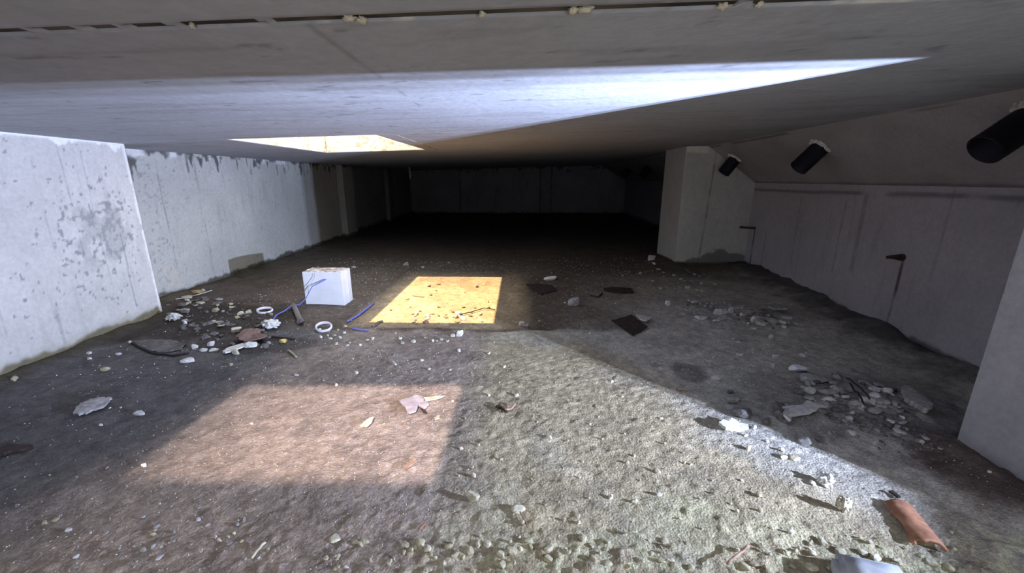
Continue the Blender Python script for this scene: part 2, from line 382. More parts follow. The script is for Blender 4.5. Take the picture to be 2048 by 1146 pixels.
# far pier and near pier
def col_pier(i, s, z, L):
    c = conc((.54, .53, .50), s, z, 131+i, lines=.25, foot=.03)
    if i == 0:
        c = vline(c, s, z, .27, .012, (.16, .15, .14), .7, 0, 1.3, .05, 135)
        c = mix(c, np.array((.14, .13, .13)), .8*(1-sst(.0, .03, z-.16+.35*np.abs(s-.52)+.08*(fbm(s, z, .05, 3, 137)-.5))))
        c = mix(c, np.array((.8, .76, .66)), .9*sst(1.235, 1.25, z+.03*fbm(s, z, .05, 2, 139))*(1-sst(.22, .26, s)))
        c = mix(c, np.array((.58, .56, .53)), .8*(1-sst(.008, .018, s)))  # painted highlight along the near corner of the pier
    if i == 3: c = mix(c, np.array((.58, .56, .53)), .8*sst(L-.02, L-.006, s))  # same painted corner highlight, on the side face
    return c
pier('wall_right_pier', 1.80, 2.75, 4.72, 5.36, col_pier, 131, 1.292)
def col_pier2(i, s, z, L):
    c = conc((.37, .36, .375), s, z, 141+i, lines=.2, foot=.0)
    if i == 3:
        for k, q in enumerate((.13, .17, .25, .31)):
            c = vline(c, s, z, L-q+.30, .006, (.62, .6, .6), .45, .15, 1.0, 0, 145+k)
        for k, (q, zz) in enumerate(((.42, .26), (.36, .20))):
            c = mix(c, np.array((.10, .09, .09)), .8*(1-sst(.3, 1., ((s-L+.55-q*.5)/.03)**2+((z-zz)/.010)**2)))
    return c
pier('wall_right_near_pier', 1.607, 2.3, .70, 1.345, col_pier2, 141, 1.283)
# walls around and behind the camera
# wall behind the camera with an opening added to let in fill daylight
wc = dimc(151, (.42, .41, .40))
wall('wall_behind', W(-1.6), (1.5, -1.6), -.1, 1.3, wc, res=.04, flip=True)
wall('wall_behind', (-.3, -1.6), (-2.3, -1.6), -.1, 1.3, wc, res=.04, flip=True)
wall('wall_behind', (1.5, -1.6), (-.3, -1.6), -.1, .35, wc, res=.04, flip=True)
wall('wall_behind', (1.5, -1.6), (-.3, -1.6), 1.05, 1.3, wc, res=.04, flip=True)
# ------------------------------------------------------------------ ceiling slab with joint and two hatches
HX0, HX1, HY0, HY1 = -1.85, -.90, 2.70, 4.08
PX0, PX1, PY0, PY1 = -1.15, -.32, -.66, .38  # unseen near hatch, placed and sized to shape the pinkish floor patch
def axis(lo, hi, stops, res):
    a = []
    st = [lo]+list(stops)+[hi]
    for p, q in zip(st[:-1], st[1:]): a += list(np.linspace(p, q, max(2, int((q-p)/res)+1))[:-1])
    return np.array(a+[hi])
cx = axis(-3.2, 3.2, [HX0, PX0, HX1, PX1], .013)
ys1 = axis(-1.8, 4.2, [PY0, PY1, .824, .852, HY0, HY1], .012); ys2 = axis(4.2, 11.75, [], .05)
cy = np.concatenate([ys1[:-1], ys2])
CX, CY = np.meshgrid(cx, cy)
mx_ = (cx[:-1]+cx[1:])/2; my_ = (cy[:-1]+cy[1:])/2; MX, MY = np.meshgrid(mx_, my_)
hole = ((MX > HX0) & (MX < HX1) & (MY > HY0) & (MY < HY1)) | ((MX > PX0) & (MX < PX1) & (MY > PY0) & (MY < PY1))
# bits of mortar bridge the joint here and there
bridge = np.zeros_like(MX, bool)
for u in (65, 165, 245, 350, 540, 1480):
    bx = at_y(u, 40, .84).x; bridge |= (np.abs(MX-bx-.5*(MY-.84)) < .010)
slot = (MY > .824) & (MY < .852) & ~bridge
c = np.array((.395, .41, .445))*(.86+.28*fbm(CX, CY, .6, 4, 161))[..., None]*(.94+.12*fbm(CX, CY, .04, 3, 163))[..., None]
pit = fbm(CX*.45, CY, .035, 3, 165); c = mix(c, np.array((.13, .125, .12)), .5*sst(.70, .78, pit-.06+.06*(fbm(CX, CY, .4, 2, 167)-.5)*2))
c = mix(c, np.array((.2, .195, .19)), .25*sst(.55, .7, fbm(CX*.15, CY, .05, 3, 169)))
# board seams across the slab
for yy, k in ((HY0-.005, .5),):
    c = mix(c, np.array((.78, .78, .78)), k*(1-sst(.003, .009, np.abs(CY-yy-.01*(fbm(CX, CX*0, .3, 2, 171)-.5))))*sst(.35, .5, fbm(CX, CY*0, .2, 3, 172))*(CX < .2))
sx = -.3985+.012*(fbm(CY, CY*0, .3, 2, 173)-.5)
c = mix(c, np.array((.12, .12, .12)), .4*(1-sst(.001, .005, np.abs(CX-sx)))*sst(.45, .55, fbm(CY, CX*0, .14, 2, 175))*(CY > .86)*(CY < 1.75))
lime = (1-sst(.004, .02, np.abs(CY-.839)-.011))*sst(.60, .70, fbm(CX, CY, .05, 3, 177))*sst(-.6, -.2, CX)
c = mix(c, np.array((.66, .65, .60)), .85*lime)
bs = sst(.0, .3, 3.2-np.abs(CX))
CZ = zc(CX)+.0015*(fbm(CX, CY, .3, 3, 179)-.5)
ce = struct(mesh_np('ceiling', np.stack([CX, CY, CZ], -1), gridfaces(len(cy), len(cx), keep=~(hole | slot), flip=True), M['ceil'], col=c))
solidify(ce, .16, -1)
bm = bmesh.new(); box_bm(bm, -3.1, 3.1, .815, .863, 0, .05)
for v in bm.verts: v.co.z += zc(v.co.x)+.004
bmesh.ops.subdivide_edges(bm, edges=[e for e in bm.edges], cuts=1)
struct(from_bm('trim_3', bm, M['groove']))
# hatch shafts (openings in the slab, lined with block work)
def shaft(name, x0, x1, y0, y1, z1, base, seed, th=.12):
    Vs = []; Fs = []; Cs = []; n0 = 0; pts = [(x0, y0), (x0, y1), (x1, y1), (x1, y0)]
    for i in range(4):
        a = np.array(pts[i]); b = np.array(pts[(i+1) % 4]); Ln = np.linalg.norm(b-a); ns = int(Ln/.008)
        s, t = np.meshgrid(np.linspace(0, Ln, ns), np.linspace(0, 1, 60)**1.6); d = (b-a)/Ln
        xx = a[0]+d[0]*s; yy = a[1]+d[1]*s; zb = zc(xx)+.003; z = zb+(z1-zb)*t; zr = z-zb
        cc = np.array(base)*(.85+.3*fbm(s, z, .1, 4, seed+i))[..., None]
        band = np.abs(((zr/.045) % 1)-.5)
        cc = mix(cc, np.array((.20, .13, .07)), .65*sst(.44, .49, band)*sst(.4, .5, fbm(s, z, .08, 3, seed+7)))
        cc = mix(cc, np.array((.25, .16, .08)), .6*sst(.66, .72, fbm(s, z, .03, 2, seed+9)))
        Vs.append(np.stack([xx, yy, z], -1).reshape(-1, 3)); Fs.append(gridfaces(60, ns)+n0); Cs.append(cc.reshape(-1, 3)); n0 += ns*60
    o = mesh_np(name, np.concatenate(Vs), np.concatenate(Fs), M['wall'], col=np.concatenate(Cs)); solidify(o, th, -1); return struct(o)
shaft('trim_4', HX0+.001, HX1-.001, HY0+.001, HY1-.001, 1.37, (.66, .52, .34), 181)
shaft('trim_5', PX0+.001, PX1-.001, PY0+.001, PY1-.001, 1.75, (.55, .47, .40), 191)  # lining of the unseen hatch added for the pinkish patch
# ------------------------------------------------------------------ pipes through the haunch
def drain_pipe(u, v, y, ln, r, label, seed):
    """short black pipe stub sticking out square to the sloping face"""
    def face(yq):
        xb = float(RW(yq)) if yq < 5 else 2.72+.0219*(yq-5.2); xt = float(hx_top(yq)) if yq < 5 else 1.985+.02*(yq-2.5)
        return Vector((xb, 0, ZL)), Vector((xt, 0, zc(xt)))
    # intersect the view ray with the sloped face
    d = Vector(ray(u, v)); o = Vector((0, 0, CH)); lo, hi = .5, 14
    def side(t):
        p = o+d*t; a, b = face(p.y); n = Vector((b.z-a.z, 0, a.x-b.x)); return (p.x-a.x)*n.x+(p.z-a.z)*n.z
    for _ in range(60):
        m = (lo+hi)/2
        if side(m)*side(lo) <= 0: hi = m
        else: lo = m
    p = o+d*lo; a, b = face(p.y); n = Vector((-(b.z-a.z), 0, -(a.x-b.x))).normalized()
    if n.x > 0: n = -n
    root = bpy.data.objects.new('drain_pipe', None); COL.objects.link(root); root.location = p
    root.rotation_euler = Vector((0, 0, 1)).rotation_difference(n).to_euler()
    tag(root, label, 'pipe', 'black drain stubs through the sloping haunch')
    bm = bmesh.new(); N = 40; prof = []
    z = -.06; k = 0
    while z < ln:
        prof.append((r*(1.0 if k % 2 else .975), z)); z += .009; k += 1
    prof.append((r, ln)); prof += [(r*.90, ln), (r*.90, ln-.09), (.0001, ln-.09)]
    rings = [[bm.verts.new((q*math.cos(2*math.pi*i/N), q*math.sin(2*math.pi*i/N), zz)) for i in range(N)] for q, zz in prof]
    for A_, B_ in zip(rings[:-1], rings[1:]):
        for i in range(N): bm.faces.new((A_[i], A_[(i+1) % N], B_[(i+1) % N], B_[i]))
    from_bm('pipe_wall', bm, M['blackpipe'], root, smooth=True)
    if seed >= 0:
        rnd = random.Random(seed); bm = bmesh.new(); n2 = 30; r0 = []; r1 = []; r2 = []
        for i in range(n2):
            th = .7-2.8*i/(n2-1)
            w = .012+.018*rnd.random(); hgt = .006+.008*rnd.random()
            cth, sth = math.cos(th), math.sin(th)
            r0.append(bm.verts.new((cth*r*.98, sth*r*.98, hgt+.004))); r1.append(bm.verts.new((cth*(r+w*.6), sth*(r+w*.6), hgt))); r2.append(bm.verts.new((cth*(r+w), sth*(r+w), -.006)))
        for i in range(n2-1):
            bm.faces.new((r0[i], r0[i+1], r1[i+1], r1[i])); bm.faces.new((r1[i], r1[i+1], r2[i+1], r2[i]))
        o = from_bm('mortar_collar', bm, M['white'], root); solidify(o, .006, -1); o['label'] = 'ragged white mortar around the pipe'
    return root
drain_pipe(1470, 318, 4.2, .17, .062, 'smallest of the three black drain stubs in front of the pier, above the ledge corner', 3)
drain_pipe(1640, 296, 3, .19, .062, 'black drain stub with thick white mortar ring, middle of the three before the pier', 5)
drain_pipe(2062, 240, 2, .19, .066, 'largest black drain stub, cut by the right edge of the photo', 9)
drain_pipe(1257, 338, 8, .2, .07, 'farther of the two black drain stubs in the dark beyond the pier', -1)
drain_pipe(1297, 334, 7, .2, .07, 'nearer of the two black drain stubs in the dark beyond the pier', -1)
# steel ties in the right wall
def wallp(y, z, off=0): return Vector((float(RW(y))-off, y, z))
bm = tube_pts([wallp(4.56, .43, -.03), wallp(4.56, .43, .03), wallp(4.56, .428, .045)+Vector((-.01, .03, 0)), wallp(4.60, .425, .06)+Vector((-.05, .07, 0))], .013)
o = from_bm('steel_tie', bm, M['rust'], smooth=True); tag(o, 'rusty steel tie bent sideways out of the grey wall, nearer the pier', 'rod')
bm = tube_pts([wallp(2.52, .485, -.03), wallp(2.52, .485, .02), wallp(2.55, .48, .05)+Vector((-.0, .01, 0)), wallp(2.56, .475, .055)+Vector((-.01, .01, 0))], [.020, .020, .010, .009])
o = from_bm('steel_tie', bm, M['rust'], smooth=True); tag(o, 'rusty steel tie stub with a red rust run below it on the grey wall', 'rod')
# white drip far back under the slab
q = at_y(820, 352, 8.6)
bm = tube_pts([(q.x, q.y, zc(q.x)+.01), (q.x, q.y, zc(q.x)-.05), (q.x+.005, q.y, q.z), (q.x, q.y, q.z-.07)], [.012, .016, .026, .008], 10)
o = from_bm('lime_drip', bm, M['white'], smooth=True); tag(o, 'small white lime drip hanging from the slab in the dark far end', 'drip')
# white crumbs of mortar stuck on the joint
for k, (u, v, w, h_) in enumerate(((700, 36, 22, 20), (725, 40, 16, 18), (965, 28, 12, 14), (1146, 20, 16, 22), (1172, 18, 28, 12), (1445, 12, 18, 16), (1520, 8, 14, 10), (385, 50, 8, 8))):
    d = ray(u, v); t = (1.24-CH)/(d[2]-.027*d[0]); p = Vector(d)*t+Vector((0, 0, CH)); s = .0009
    bm = bmesh.new(); bmesh.ops.create_icosphere(bm, subdivisions=3, radius=1)
    for vv in bm.verts:
        n = mn.noise(vv.co*2.1+Vector((k*7, 0, 0))); vv.co = Vector((vv.co.x*w*s*.55, vv.co.y*h_*s*.6, vv.co.z*.006))*(1+.7*n)
    o = from_bm('mortar_crumb', bm, M['cream'], smooth=True); o.location = p
    tag(o, 'pale crumb of mortar stuck to the joint in the slab overhead', 'mortar', 'pale mortar crumbs along the ceiling joint')
# ------------------------------------------------------------------ loose things
def stone_bm(rnd, w, d, h, planes=11, rough=.06, sub=3, lump=0.0):
    bm = bmesh.new(); bmesh.ops.create_icosphere(bm, subdivisions=sub, radius=1)
    pl = []
    for q_ in range(planes+(0 if lump else 6)):
        n = Vector((rnd.gauss(0, 1), rnd.gauss(0, 1), rnd.gauss(0, 1))).normalized()
        if q_ < 6 and not lump: n = (Vector(((1, 0, 0), (-1, 0, 0), (0, 1, 0), (0, -1, 0), (0, 0, 1), (0, 0, -1))[q_])+n*.35).normalized()
        pl.append((n, .48+.5*rnd.random()))
    off = Vector((rnd.random()*50, rnd.random()*50, 0))
    for v in bm.verts:
        dr = v.co.normalized(); r = 1.0 if lump else 1.5
        for n, k in pl:
            q = n.dot(dr)
            if q > .05: r = min(r, k/q)
        r *= 1+rough*mn.noise(dr*3.1+off)+lump*mn.noise(dr*2.3+off*1.3)+lump*.6*mn.noise(dr*5.5+off)
        v.co = dr*r
    zs = [v.co.z for v in bm.verts]; a, b = min(zs), max(zs)
    xs_ = [v.co.x for v in bm.verts]; ys_ = [v.co.y for v in bm.verts]
    for v in bm.verts:
        v.co.x = (v.co.x-(min(xs_)+max(xs_))/2)/(max(xs_)-min(xs_))*w
        v.co.y = (v.co.y-(min(ys_)+max(ys_))/2)/(max(ys_)-min(ys_))*d
        v.co.z = (v.co.z-a)/(b-a)*h
    return bm
def flake_bm(rnd, w, d, t, n=7, warp=.2, jag=.5):
    bm = bmesh.new(); rings = []
    rad = [1-jag*rnd.random() for _ in range(n)]
    m = n*4
    def rr(i):
        f = i/4; a = int(f) % n; b = (a+1) % n; k = f-int(f); return rad[a]*(1-k)+rad[b]*k+(rnd.random()-.5)*.04
    R = [rr(i) for i in range(m)]; off = Vector((rnd.random()*30, rnd.random()*30, 0))
    for side in (1, 0):
        c = bm.verts.new((0, 0, t*side)); prev = None
        for q in (.5, 1.0):
            ring = []
            for i in range(m):
                a = 2*math.pi*i/m; x = math.cos(a)*R[i]*q; y = math.sin(a)*R[i]*q
                z = warp*t*4*mn.noise(Vector((x*1.3, y*1.3, 0))+off)+t*side*(1 if q < 1 else .8)
                ring.append(bm.verts.new((x*w/2, y*d/2, z)))
            for i in range(m):
                if prev is None: bm.faces.new((c, ring[i], ring[(i+1) % m]))
                else: bm.faces.new((prev[i], ring[i], ring[(i+1) % m], prev[(i+1) % m]))
            prev = ring
        rings.append(prev)
    for i in range(m): bm.faces.new((rings[0][i], rings[0][(i+1) % m], rings[1][(i+1) % m], rings[1][i]))
    return bm
cnt = [0]
def stone(u, v, wpx, hpx, mat, label, cat='stone', name='stone', group=None, dep=.8, rot=None, tilt=0, sink=.12, lump=0, rough=.06, kind='stone', planes=11, dpx=None, z=0, sub=3):
    """u,v: pixel of the base centre in the photo; wpx,hpx its size there"""
    cnt[0] += 1; rnd = random.Random(cnt[0]*13+5)
    p = P(u, v); s = mpp(p); w = wpx*s; h = max(hpx*s*.92, .003); d = (dpx*s if dpx else w*dep)
    if kind == 'flake':
        bm = flake_bm(rnd, w, d, max(.0035, min(h*.3, .012)))
    else: bm = stone_bm(rnd, w, d, h, planes, rough, sub, lump)
    o = from_bm(name, bm, M[mat], smooth=(lump > .2)); zz = gz(p.x, p.y)
    o.location = (p.x, p.y+(d*.35 if kind != 'flake' else 0), zz-(h*sink if kind != 'flake' else -.004)+z)
    r = rot if rot is not None else (rnd.random()-.5)*.7
    o.rotation_euler = (tilt, (rnd.random()-.5)*.2, r)
    tag(o, label, cat, group); return o

# --- the white box beside the sun patch
def rounded(name, x0, x1, y0, y1, z0, z1, w, mat, parent=None):
    bm = bmesh.new(); box_bm(bm, x0, x1, y0, y1, z0, z1); bevel_all(bm, w); return from_bm(name, bm, mat, parent, smooth=False)
def mat_box():
    m = mat_p('white_box_plastic', (.84, .85, .86), (.78, .79, .80), rough=.55, scale=12, bump=.03); N = m.node_tree.nodes; L = m.node_tree.links
    b = N['Principled BSDF']; g = N.new('ShaderNodeTexCoord'); sp = N.new('ShaderNodeSeparateXYZ'); L.new(g.outputs['Object'], sp.inputs[0])
    nz = N.new('ShaderNodeTexNoise'); nz.inputs['Scale'].default_value = 28; nz.inputs['Detail'].default_value = 6; L.new(g.outputs['Object'], nz.inputs['Vector'])
    # settled brown dust: sits only on the upper surface of the box
    m1 = N.new('ShaderNodeMapRange'); m1.inputs['From Min'].default_value = .268; m1.inputs['From Max'].default_value = .2715; L.new(sp.outputs['Z'], m1.inputs['Value'])
    m2 = N.new('ShaderNodeMapRange'); m2.inputs['From Min'].default_value = .36; m2.inputs['From Max'].default_value = .52; m2.inputs['To Max'].default_value = .9; L.new(nz.outputs['Fac'], m2.inputs['Value'])
    mu = N.new('ShaderNodeMath'); mu.operation = 'MULTIPLY'; L.new(m1.outputs['Result'], mu.inputs[0]); L.new(m2.outputs['Result'], mu.inputs[1])
    mxx = N.new('ShaderNodeMix'); mxx.data_type = 'RGBA'; old = b.inputs['Base Color'].links[0].from_socket
    L.new(mu.outputs[0], mxx.inputs['Factor']); L.new(old, mxx.inputs['A']); mxx.inputs['B'].default_value = (.26, .17, .12, 1)
    L.new(mxx.outputs['Result'], b.inputs['Base Color']); return m
MB = mat_box()
bp = P(612, 608); bq = P(690, 611); root = bpy.data.objects.new('white_box', None); COL.objects.link(root)
root.location = (bp.x, bp.y, min(bp.z, bq.z)-.004); ang = math.atan2(bq.y-bp.y, bq.x-bp.x); root.rotation_euler = (0, 0, ang)
BWd = math.hypot(bq.x-bp.x, bq.y-bp.y); BH = .272
tag(root, 'white plastic box standing upright on the soil left of the sunlit patch', 'box')
rounded('lid', 0, BWd, 0, .055, 0, BH, .008, MB, root)
rounded('gasket', .005, BWd-.005, .054, .060, .005, BH-.006, .001, M['lgrey'], root)
rounded('body', 0, BWd, .059, .165, 0, BH, .008, MB, root)
rounded('rim', -.002, BWd+.003, .088, .096, .002, BH+.001, .001, MB, root)
# --- blue strap hanging over the box, blue strips beside the sun patch
yb = bp.y-.018
pts = [at_y(652, 559, yb), at_y(638, 566, yb-.005), at_y(624, 573, yb-.02), at_y(618, 585, yb-.03), at_y(612, 596, yb-.05), at_y(600, 609, yb-.08), P(585, 619)+Vector((0, 0, .03)), P(570, 627)+Vector((0, 0, .02)), P(554, 633)+Vector((0, 0, .01)), P(547, 640)+Vector((0, 0, .005)), P(544, 646)+Vector((0, 0, .002))]
o = from_bm('plastic_strap', tube_pts(pts, [.0085, .0085, .007, .006, .006, .006, .0055, .0055, .0055, .005, .005], 8, flat=.45), M['blue'], smooth=True)
tag(o, 'blue plastic strap hanging from the front of the white box to the ground', 'strap')
pts = [at_y(629, 547, yb), at_y(628, 555, yb), at_y(622, 566, yb-.01), at_y(616, 575, yb-.02), at_y(617, 586, yb-.02)]
o = from_bm('thread', tube_pts(pts, .0022, 6), M['lgrey'], smooth=True); tag(o, 'thin grey thread hanging down the front of the white box', 'thread')
def strip(name, pix, r, mat, label, cat, lift=.006, flat=.4, group=None, nseg=8):
    if name == 'twig': name = {'leaf': 'dry_leaf', 'chip': 'wood_chip', 'splinter': 'wood_splinter', 'straw': 'dry_straw', 'scrap': 'plastic_scrap', 'stick': 'stick'}.get(cat, 'twig')
    pp = [P(u, v) for u, v in pix]; dense = []
    for a, b in zip(pp[:-1], pp[1:]):
        for k in range(5):
            q = a.lerp(b, k/5); q.z = gz(q.x, q.y)+lift; dense.append(q)
    q = pp[-1].copy(); q.z = gz(q.x, q.y)+lift; dense.append(q)
    o = from_bm(name, tube_pts(dense, r, nseg, flat=flat), M[mat], smooth=True); tag(o, label, cat, group); return o
strip('plastic_strip', [(694, 646), (715, 634), (748, 608)], .008, 'blue', 'long blue plastic strip along the left edge of the orange sun patch', 'strip', .010)
strip('plastic_strip', [(705, 660), (736, 663)], .009, 'blue', 'short blue plastic strip at the near left corner of the sun patch', 'strip', .010)
# --- tube stub and rings
a = P(588, 616); b = P(602, 650); a.z = gz(a.x, a.y)+.022; b.z = gz(b.x, b.y)+.022
dv = (b-a).normalized(); bm = bmesh.new(); 
o = from_bm('tube_stub', tube_pts([a, a.lerp(b, .5), b-dv*.012, b-dv*.011, b, b, b-dv*.03], [.017, .017, .017, .023, .023, .017, .015], 18), M['pvc'], smooth=True)
tag(o, 'dull grey-brown plastic tube stub lying under the blue strap', 'tube')
def ring(u, v, R, r, tilt, label):
    p = P(u, v); bm = bmesh.new(); N, K = 40, 10; rg = []
    for i in range(N):
        t = 2*math.pi*i/N; rg.append([bm.verts.new(((R+r*math.cos(2*math.pi*k/K))*math.cos(t), (R+r*math.cos(2*math.pi*k/K))*math.sin(t), 1.6*r*math.sin(2*math.pi*k/K))) for k in range(K)])
    for i in range(N):
        for k in range(K): bm.faces.new((rg[i][k], rg[(i+1) % N][k], rg[(i+1) % N][(k+1) % K], rg[i][(k+1) % K]))
    o = from_bm('plastic_ring', bm, M['ring'], smooth=True); o.location = (p.x, p.y, gz(p.x, p.y)+.012+R*abs(math.sin(tilt))*.7); o.rotation_euler = (tilt, .12, .2); tag(o, label, 'ring')
ring(530, 624, .048, .006, .10, 'white plastic ring lying flat left of the blue strap')
ring(648, 660, .046, .0065, .30, 'white plastic ring propped on crumbs below the white box')
# --- cables, twigs
strip('cable', [(262, 686), (285, 699), (310, 709), (345, 713), (378, 708)], .0055, 'cable', 'thin black cable curving over the dark soil by the left wall', 'cable', .006, 1)
strip('twig', [(352, 602), (380, 596), (405, 589), (424, 583)], .006, 'lgrey', 'long grey stick lying along the foot of the bright left wall', 'stick', .010, .7)
strip('twig', [(577, 703), (585, 709), (593, 717)], .006, 'olive', 'short pale stick on the soil below the yellow lump', 'stick', .008, .8)
strip('twig', [(545, 676), (570, 678), (590, 680)], .006, 'dbrown', 'dark stick beside the yellow lump', 'stick', .008, .8)
strip('twig', [(1000, 812), (1012, 826), (1024, 820), (1030, 812)], .006, 'bark', 'curled thin twig right of the weathered board piece', 'twig', .012, .8)
strip('twig', [(992, 817), (1004, 820), (1014, 829)], .008, 'dbrown', 'curled dark leaf beside the thin twig right of the board piece', 'leaf', .010, .5)
strip('twig', [(1452, 1142), (1478, 1120), (1494, 1106)], [.004]*0 or .0035, 'bark', 'thin reddish twig at the bottom edge of the photo, left of the grey block', 'twig', .022, .9)
strip('twig', [(1040, 1030), (1050, 1046), (1056, 1062)], .0025, 'bark', 'thin pale twig leaning on crumbs in the lit foreground', 'twig', .010, .9)
strip('twig', [(838, 1062), (852, 1050)], .004, 'terra', 'short reddish chip of wood in the foreground below the pink patch', 'chip', .006, .6)
strip('twig', [(503, 1118), (516, 1105), (532, 1092)], .004, 'cream', 'pale diagonal splinter near the bottom left of the photo', 'splinter', .006, .8)
strip('twig', [(1180, 592), (1196, 596), (1204, 588)], .007, 'dbrown', 'crooked dark stick between two dark boards in mid floor', 'stick', .008, .8)
strip('twig', [(1352, 781), (1360, 781), (1377, 784)], .0042, 'bark', 'thin pinkish stick just inside the shade edge', 'stick', .006, .9)
strip('twig', [(825, 592), (848, 595)], .005, 'tan', 'short straight straw in the middle of the sun patch', 'straw', .006, .8)
strip('twig', [(745, 655), (757, 646), (765, 644)], .009, 'dgrey', 'dark curled scrap near the left corner of the sun patch', 'scrap', .008, .7)
strip('twig', [(920, 632), (942, 627), (968, 619), (990, 622)], .0045, 'dbrown', 'thin dark stick across the right part of the sun patch', 'stick', .012, .8)
strip('twig', [(786, 726), (792, 733)], .005, 'white', 'tiny upright white splinter in the dim soil below the sun patch', 'splinter', .010, .8)
strip('twig', [(1722, 823), (1712, 800), (1697, 780)], .004, 'dbrown', 'dark stick across the rubble heap on the right', 'stick', .03, .8)
strip('twig', [(1735, 815), (1715, 790), (1690, 772)], .004, 'dbrown', 'second dark stick crossing the top of the right rubble heap', 'stick', .04, .8)
# --- plates, boards, sheets with their own outlines
def plate(name, pix, t, mat, label, cat, lift=.004, zs=None, warp=.0, seed=0, jag=.0):
    """thin slab whose outline is given on the ground"""
    pts = []
    for i, (u, v) in enumerate(pix):
        q = P(u, v); pts.append(Vector((q.x, q.y, (zs[i] if zs else 0)+lift)))
    c0 = sum(pts, Vector())/len(pts); g = gz(c0.x, c0.y)
    bm = bmesh.new(); rnd = random.Random(seed+1)
    out = []
    for a, b in zip(pts, pts[1:]+pts[:1]):
        n = 5
        for k in range(n):
            q = a.lerp(b, k/n)
            if k: q = q+Vector(((rnd.random()-.5)*jag, (rnd.random()-.5)*jag, 0))
            out.append(q)
    rings = []
    for side in (1, 0):
        c = bm.verts.new(c0-c0+Vector((0, 0, c0.z+t*side))); prev = None
        for q in (.5, 1):
            ring_ = []
            for p in out:
                r = c0.lerp(p, q)-Vector((c0.x, c0.y, 0))
                r.z += t*side+warp*mn.noise(Vector((r.x*9, r.y*9, seed)))
                ring_.append(bm.verts.new(r))
            m = len(out)
            for i in range(m):
                if prev is None: bm.faces.new((c, ring_[i], ring_[(i+1) % m]))
                else: bm.faces.new((prev[i], ring_[i], ring_[(i+1) % m], prev[(i+1) % m]))
            prev = ring_
        rings.append(prev)
    m = len(out)
    for i in range(m): bm.faces.new((rings[0][i], rings[0][(i+1) % m], rings[1][(i+1) % m], rings[1][i]))
    o = from_bm(name, bm, M[mat]); o.location = (c0.x, c0.y, g)
    tag(o, label, cat); return o
plate('board_piece', [(799, 806), (836, 794), (850, 799), (846, 806), (858, 813), (848, 822), (836, 815), (832, 829), (818, 833)], .006, 'mauve', 'broken pale weathered board piece lying in the pinkish patch', 'board', .008, jag=.006, warp=.01, seed=2)
plate('wood_splinter', [(848, 799), (880, 795), (889, 796), (876, 801), (852, 806)], .004, 'cream', 'pale pointed splinter beside the weathered board piece', 'splinter', .006, seed=3)
plate('wood_splinter', [(836, 812), (843, 812), (855, 829), (847, 828)], .004, 'dbrown', 'dark splinter under the weathered board piece', 'splinter', .004, seed=3)
plate('wood_chip', [(720, 856), (735, 846), (748, 842), (744, 850), (733, 858)], .006, 'cream', 'pale curved wood chip left of the weathered board piece', 'chip', .010, warp=.02, seed=4)
plate('wood_chip', [(868, 838), (880, 833), (878, 839), (870, 842)], .005, 'olive', 'small pale chip just right of the weathered board piece', 'chip', .004, seed=5)
plate('wood_chip', [(806, 937), (832, 921), (834, 926), (814, 940)], .005, 'bark', 'thin brownish chip in the lower pinkish patch', 'chip', .003, seed=6)
plate('slate_sheet', [(150, 832), (163, 816), (200, 806), (226, 803), (210, 817), (180, 829), (160, 836)], .008, 'grey', 'jagged grey slate sheet on the dark floor below the left wall', 'slate', .014, jag=.012, warp=.02, seed=7)
plate('bark_strip', [(-8, 912), (20, 898), (62, 893), (66, 899), (30, 908), (0, 920)], .010, 'dbrown', 'dark bark strip at the left edge of the photo', 'bark', .006, jag=.01, warp=.02, seed=8)
plate('slate_sheet', [(268, 686), (300, 680), (355, 682), (372, 690), (362, 702), (330, 706), (298, 704)], .006, 'dgrey', 'dark flat sheet half buried above the black cable', 'sheet', .004, jag=.012, warp=.01, seed=9)
plate('brown_sheet', [(472, 684), (490, 668), (515, 665), (530, 672), (536, 683), (522, 690), (490, 692)], .006, 'brown', 'reddish brown torn sheet in the left rubble under the white lump', 'sheet', .022, jag=.014, warp=.03, seed=10)
plate('broken_plaster', [(446, 708), (460, 699), (492, 690), (496, 694), (474, 704), (452, 711)], .008, 'white', 'long white broken plaster strip in front of the brown sheet', 'plaster', .010, jag=.008, seed=11)
plate('dark_board', [(1052, 571), (1075, 570), (1105, 572), (1115, 582), (1082, 590), (1066, 584)], .010, 'dbrown', 'dark rotten board beyond the white disc, nearest the sun patch', 'board', .004, jag=.012, seed=12)
plate('dark_board', [(1207, 580), (1225, 577), (1262, 580), (1267, 587), (1240, 588), (1210, 584)], .012, 'dbrown', 'narrow dark board in mid floor in front of the far pier', 'board', .004, jag=.01, seed=13)
plate('dark_board', [(1222, 643), (1262, 631), (1295, 655), (1266, 674)], .006, 'dbrown', 'square dark board corner under the pale plaster flake', 'board', .004, jag=.012, seed=14)
plate('plaster_flake', [(1272, 636), (1288, 639), (1302, 641), (1292, 649), (1280, 646)], .006, 'lgrey', 'pale triangular plaster flake lying on the square dark board', 'plaster', .020, seed=15)
plate('plaster_slab', [(1436, 858), (1444, 852), (1458, 856), (1460, 848), (1470, 851), (1478, 856), (1494, 858), (1496, 864), (1480, 870), (1450, 868)], .012, 'white', 'bright white plaster slab on the shade edge at the right', 'plaster', .014, jag=.006, warp=.01, seed=16)
plate('broken_tile', [(1560, 843), (1578, 826), (1552, 829), (1566, 821), (1606, 818), (1612, 808), (1640, 812), (1655, 816), (1618, 836), (1590, 842)], .010, 'lgrey', 'large pale angular broken tile in front of the rubble heap', 'tile', .012, jag=.006, warp=.01, seed=17)
plate('stone_slab', [(1800, 788), (1812, 786), (1862, 826), (1848, 838), (1826, 826), (1806, 806)], .022, 'grey', 'long grey stone slab at the right end of the rubble heap', 'slab', .012, jag=.01, seed=18)
